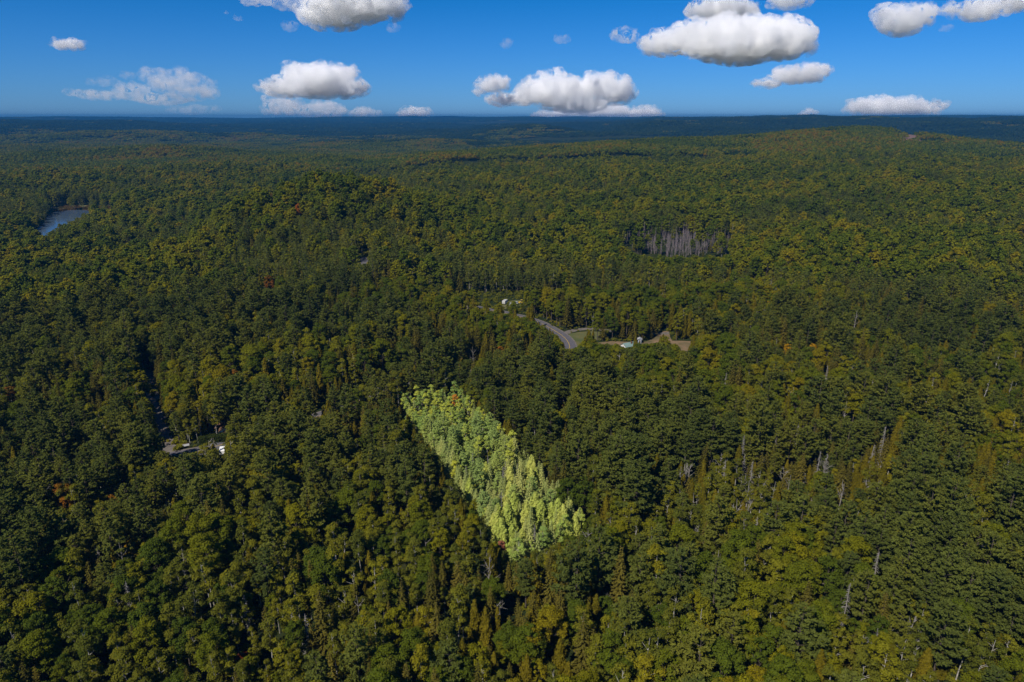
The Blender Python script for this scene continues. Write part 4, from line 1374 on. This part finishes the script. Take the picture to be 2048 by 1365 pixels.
def cloud(lumps, dist, label, dens=1.0, seed=0, flat=None):
    """lumps: (cx, cy, rx, ry) in the photo's pixels, turned into balls of vapour at that distance"""
    r = np.random.default_rng(seed + 1000)
    sc_ = dist / FPX
    V_, F_, off = [], [], 0
    sph = ico()
    for (cx, cy_, rx, ry) in lumps:
        rx, ry = rx * 1.08, ry * 1.14
        rr = ray(cx, cy_); rr = rr / rr[1]
        c = rr * dist
        nq = int(np.clip(rx * ry / 14, 8, 80))
        for q in range(nq + 1):
            if q:
                d_ = rdirs(r, 1)[0]
                d_[2] = d_[2] if d_[2] > -.45 else -d_[2]
                jx, jy, jz = d_ * (r.uniform(.55, .95) * np.array([.92, .9, .85]))
                a_ = ry * r.uniform(.13, .42); ss = np.array([a_ * 1.25, a_ * 1.25, a_])
            else:
                jx = jy = jz = 0; ss = np.array([rx * .80, (rx + ry) * .42, ry * .74])
            v = sph[0] * ss * sc_
            V_.append(v + np.array([c[0] + jx * rx * sc_, c[1] + jy * rx * sc_, CAM_Z + c[2] + jz * ry * sc_]))
            F_.append(sph[1] + off); off += len(v)
    V_, F_ = np.concatenate(V_), np.concatenate(F_)
    cen = V_.mean(0)
    me = mesh_np("cloud_raw", V_ - cen, F_)
    tmp = bpy.data.objects.new("cloud_raw", me); COL.objects.link(tmp)
    md = tmp.modifiers.new("r", 'REMESH'); md.mode = 'VOXEL'
    md.voxel_size = max(np.ptp(V_[:, 0]) / 210.0, sc_ * .8)
    dg = bpy.context.evaluated_depsgraph_get()
    me2 = bpy.data.meshes.new_from_object(tmp.evaluated_get(dg))
    bpy.data.objects.remove(tmp)
    n = len(me2.vertices)
    co = np.empty(n * 3); me2.vertices.foreach_get("co", co); co = co.reshape(-1, 3)
    no = np.empty(n * 3); me2.vertices.foreach_get("normal", no); no = no.reshape(-1, 3)
    for w_, a_ in ((26, 4.0), (11, 3.4), (5.5, 2.2), (2.8, 1.2)):       # billows, in photo pixels
        s_ = w_ * sc_
        nz_ = 2 * vnoise(co[:, 0] / s_ + seed, co[:, 1] / s_, co[:, 2] / s_ * 1.2, seed) - 1
        up = np.where(no[:, 2] < -.3, .5, 1.0)
        co = co + no * (nz_ * a_ * sc_ * up)[:, None]
    co = co + no * (min(5.5, 1 + .12 * float(np.median([l[3] for l in lumps]))) * sc_)
    me2.vertices.foreach_set("co", co.ravel()); me2.update()
    me2.materials.clear(); me2.materials.append(cloud_mat("cloud_veil", dens * 0.085 / sc_, sc_, .45, 6.5))
    me2.polygons.foreach_set("use_smooth", np.ones(len(me2.polygons), bool))
    me2.name = "cloud"
    o = bpy.data.objects.new("cloud", me2); COL.objects.link(o); o.location = cen
    tag(o, label, "cloud")
    if dens > .6:                                                    # the dense heart inside the thin veil
        small = np.median([l[3] for l in lumps])
        me3 = me2.copy(); me3.name = "cloud_core"
        me3.vertices.foreach_set("co", (co - no * (min(9.5, small * .42) * sc_)).ravel()); me3.update()
        me3.materials.clear(); me3.materials.append(cloud_mat("cloud_heart", dens * 0.062 / sc_, sc_, .24, 4.0))
        link("core", me3, o)
    return o

_ico = []
def ico():
    if not _ico:
        import bmesh
        b_ = bmesh.new(); bmesh.ops.create_icosphere(b_, subdivisions=3, radius=1.0)
        _ico.append((np.array([v.co[:] for v in b_.verts]), np.array([[v.index for v in f.verts] for f in b_.faces]))); b_.free()
    return _ico[0]

cloud([(133, 89, 30, 12), (112, 90, 14, 9), (155, 91, 16, 8)], 16000, "small lone white cloud at upper left", .8, 1)
cloud([(360, 168, 50, 24), (395, 182, 32, 20), (310, 155, 28, 14), (265, 185, 50, 16), (200, 190, 50, 9), (150, 186, 26, 5), (330, 197, 60, 12)], 24000, "ragged thin grey white cloud low on the left", .33, 2)
cloud([(205, 165, 30, 8), (258, 152, 14, 7)], 25000, "faint wispy shred above the ragged left cloud", .16, 22)
cloud([(380, 220, 45, 9), (430, 218, 14, 4)], 30000, "faint flat cloud under the ragged left cloud", .2, 3)
cloud([(700, 12, 95, 34), (640, 28, 40, 30), (680, 42, 45, 18), (760, 5, 45, 22)], 11500, "large white cloud cut by the top edge left of middle", 1, 4)
cloud([(520, 2, 40, 9), (575, 8, 32, 11)], 11800, "small cloud at top edge touching the large one", .5, 5)
cloud([(640, 165, 75, 33), (570, 178, 45, 18), (700, 180, 42, 16), (600, 150, 40, 18), (680, 150, 35, 18), (530, 176, 18, 8)], 22000, "big domed white cloud left of centre above the horizon", 1, 6)
cloud([(570, 215, 40, 18), (640, 222, 55, 15), (730, 228, 35, 9), (545, 203, 20, 9)], 32000, "pale flat cloud bank under the domed cloud", .6, 7)
cloud([(828, 230, 36, 12)], 34000, "small bright cloud cap sitting on the horizon left of centre", 1, 8)
cloud([(985, 172, 30, 14), (1005, 160, 16, 9), (960, 183, 14, 7)], 23000, "small white puff beside the large central cloud", .9, 9)
cloud([(1110, 185, 70, 30), (1200, 175, 65, 24), (1090, 165, 30, 16), (1230, 190, 40, 22), (1020, 200, 55, 11), (1150, 210, 70, 16)], 24000, "large bright spreading cloud in the centre above the horizon", .95, 10)
cloud([(1180, 228, 90, 16), (1280, 228, 50, 13), (1100, 234, 45, 10)], 36000, "low bright cloud bank on the horizon under central cloud", 1, 11)
cloud([(1480, 88, 115, 42), (1400, 80, 70, 30), (1560, 85, 65, 36), (1380, 62, 30, 16), (1325, 92, 45, 20), (1550, 50, 40, 14)], 12500, "largest white cloud at upper right", 1, 12)
cloud([(1250, 74, 32, 12), (1290, 82, 22, 8)], 12600, "thin tail of cloud left of the largest cloud", .5, 13)
cloud([(1450, 20, 72, 20), (1400, 22, 32, 13)], 15500, "white cloud overlapping the top of the largest cloud", 1, 14)
cloud([(1578, 2, 40, 16)], 10800, "cloud tip cut by the top edge at upper right", .7, 15)
cloud([(1590, 153, 55, 16), (1625, 143, 35, 14), (1535, 168, 32, 8), (1655, 140, 16, 6)], 20000, "slanted long white cloud right of centre", .9, 16)
cloud([(1805, 45, 50, 27), (1775, 28, 26, 15), (1830, 32, 28, 20)], 12000, "round white cloud near the upper right corner", .8, 17)
cloud([(1960, 22, 45, 18), (2020, 8, 60, 16), (1900, 20, 20, 10)], 11500, "white cloud cut by the upper right corner", .75, 18)
cloud([(1770, 215, 62, 18), (1830, 220, 48, 14), (1725, 216, 34, 15), (1868, 210, 28, 9)], 26000, "long low white cloud above the right hills", 1, 19)
cloud([(1614, 230, 24, 8)], 36000, "tiny cloud cap on the horizon right of centre", .9, 20)
for i, (a_, b_, c_, d_, lab) in enumerate([(480, 38, 10, 6, "tiny wisp under the top left cloud edge"), (455, 25, 9, 5, "tiny faint wisp left of the other tiny wisp"), (580, 52, 16, 7, "faint wisp left of the large top cloud"),
                                           (785, 57, 14, 6, "faint wisp right of the large top cloud"), (1125, 78, 18, 8, "faint wisp alone in the blue at upper centre"), (1014, 88, 10, 6, "tiny wisp near top centre"), (1890, 58, 12, 7, "faint wisp between the two upper right clouds")]):
    cloud([(a_, b_, c_, d_)], 13000, lab, .28, 30 + i)

# ------------------------------------------------------------------ haze over the land
m, nt, out = new_mat("haze_air")
v = nd(nt, "ShaderNodeVolumePrincipled")
v.inputs["Color"].default_value = (.035, .23, .56, 1)
v.inputs["Density"].default_value = 8e-5
v.inputs["Anisotropy"].default_value = 0.0
nt.links.new(v.outputs[0], out.inputs["Volume"])
zlo = float(V[:, 2].min()) - 2
zhi = float(V[:, 2].max()) + 24
MBX = MB().box((0, 0, (zlo + zhi) / 2), (33800, 33800, zhi - zlo))
o = MBX.build("haze", m); tag(o, "thin blue haze over the forested land", "haze", kind="stuff")
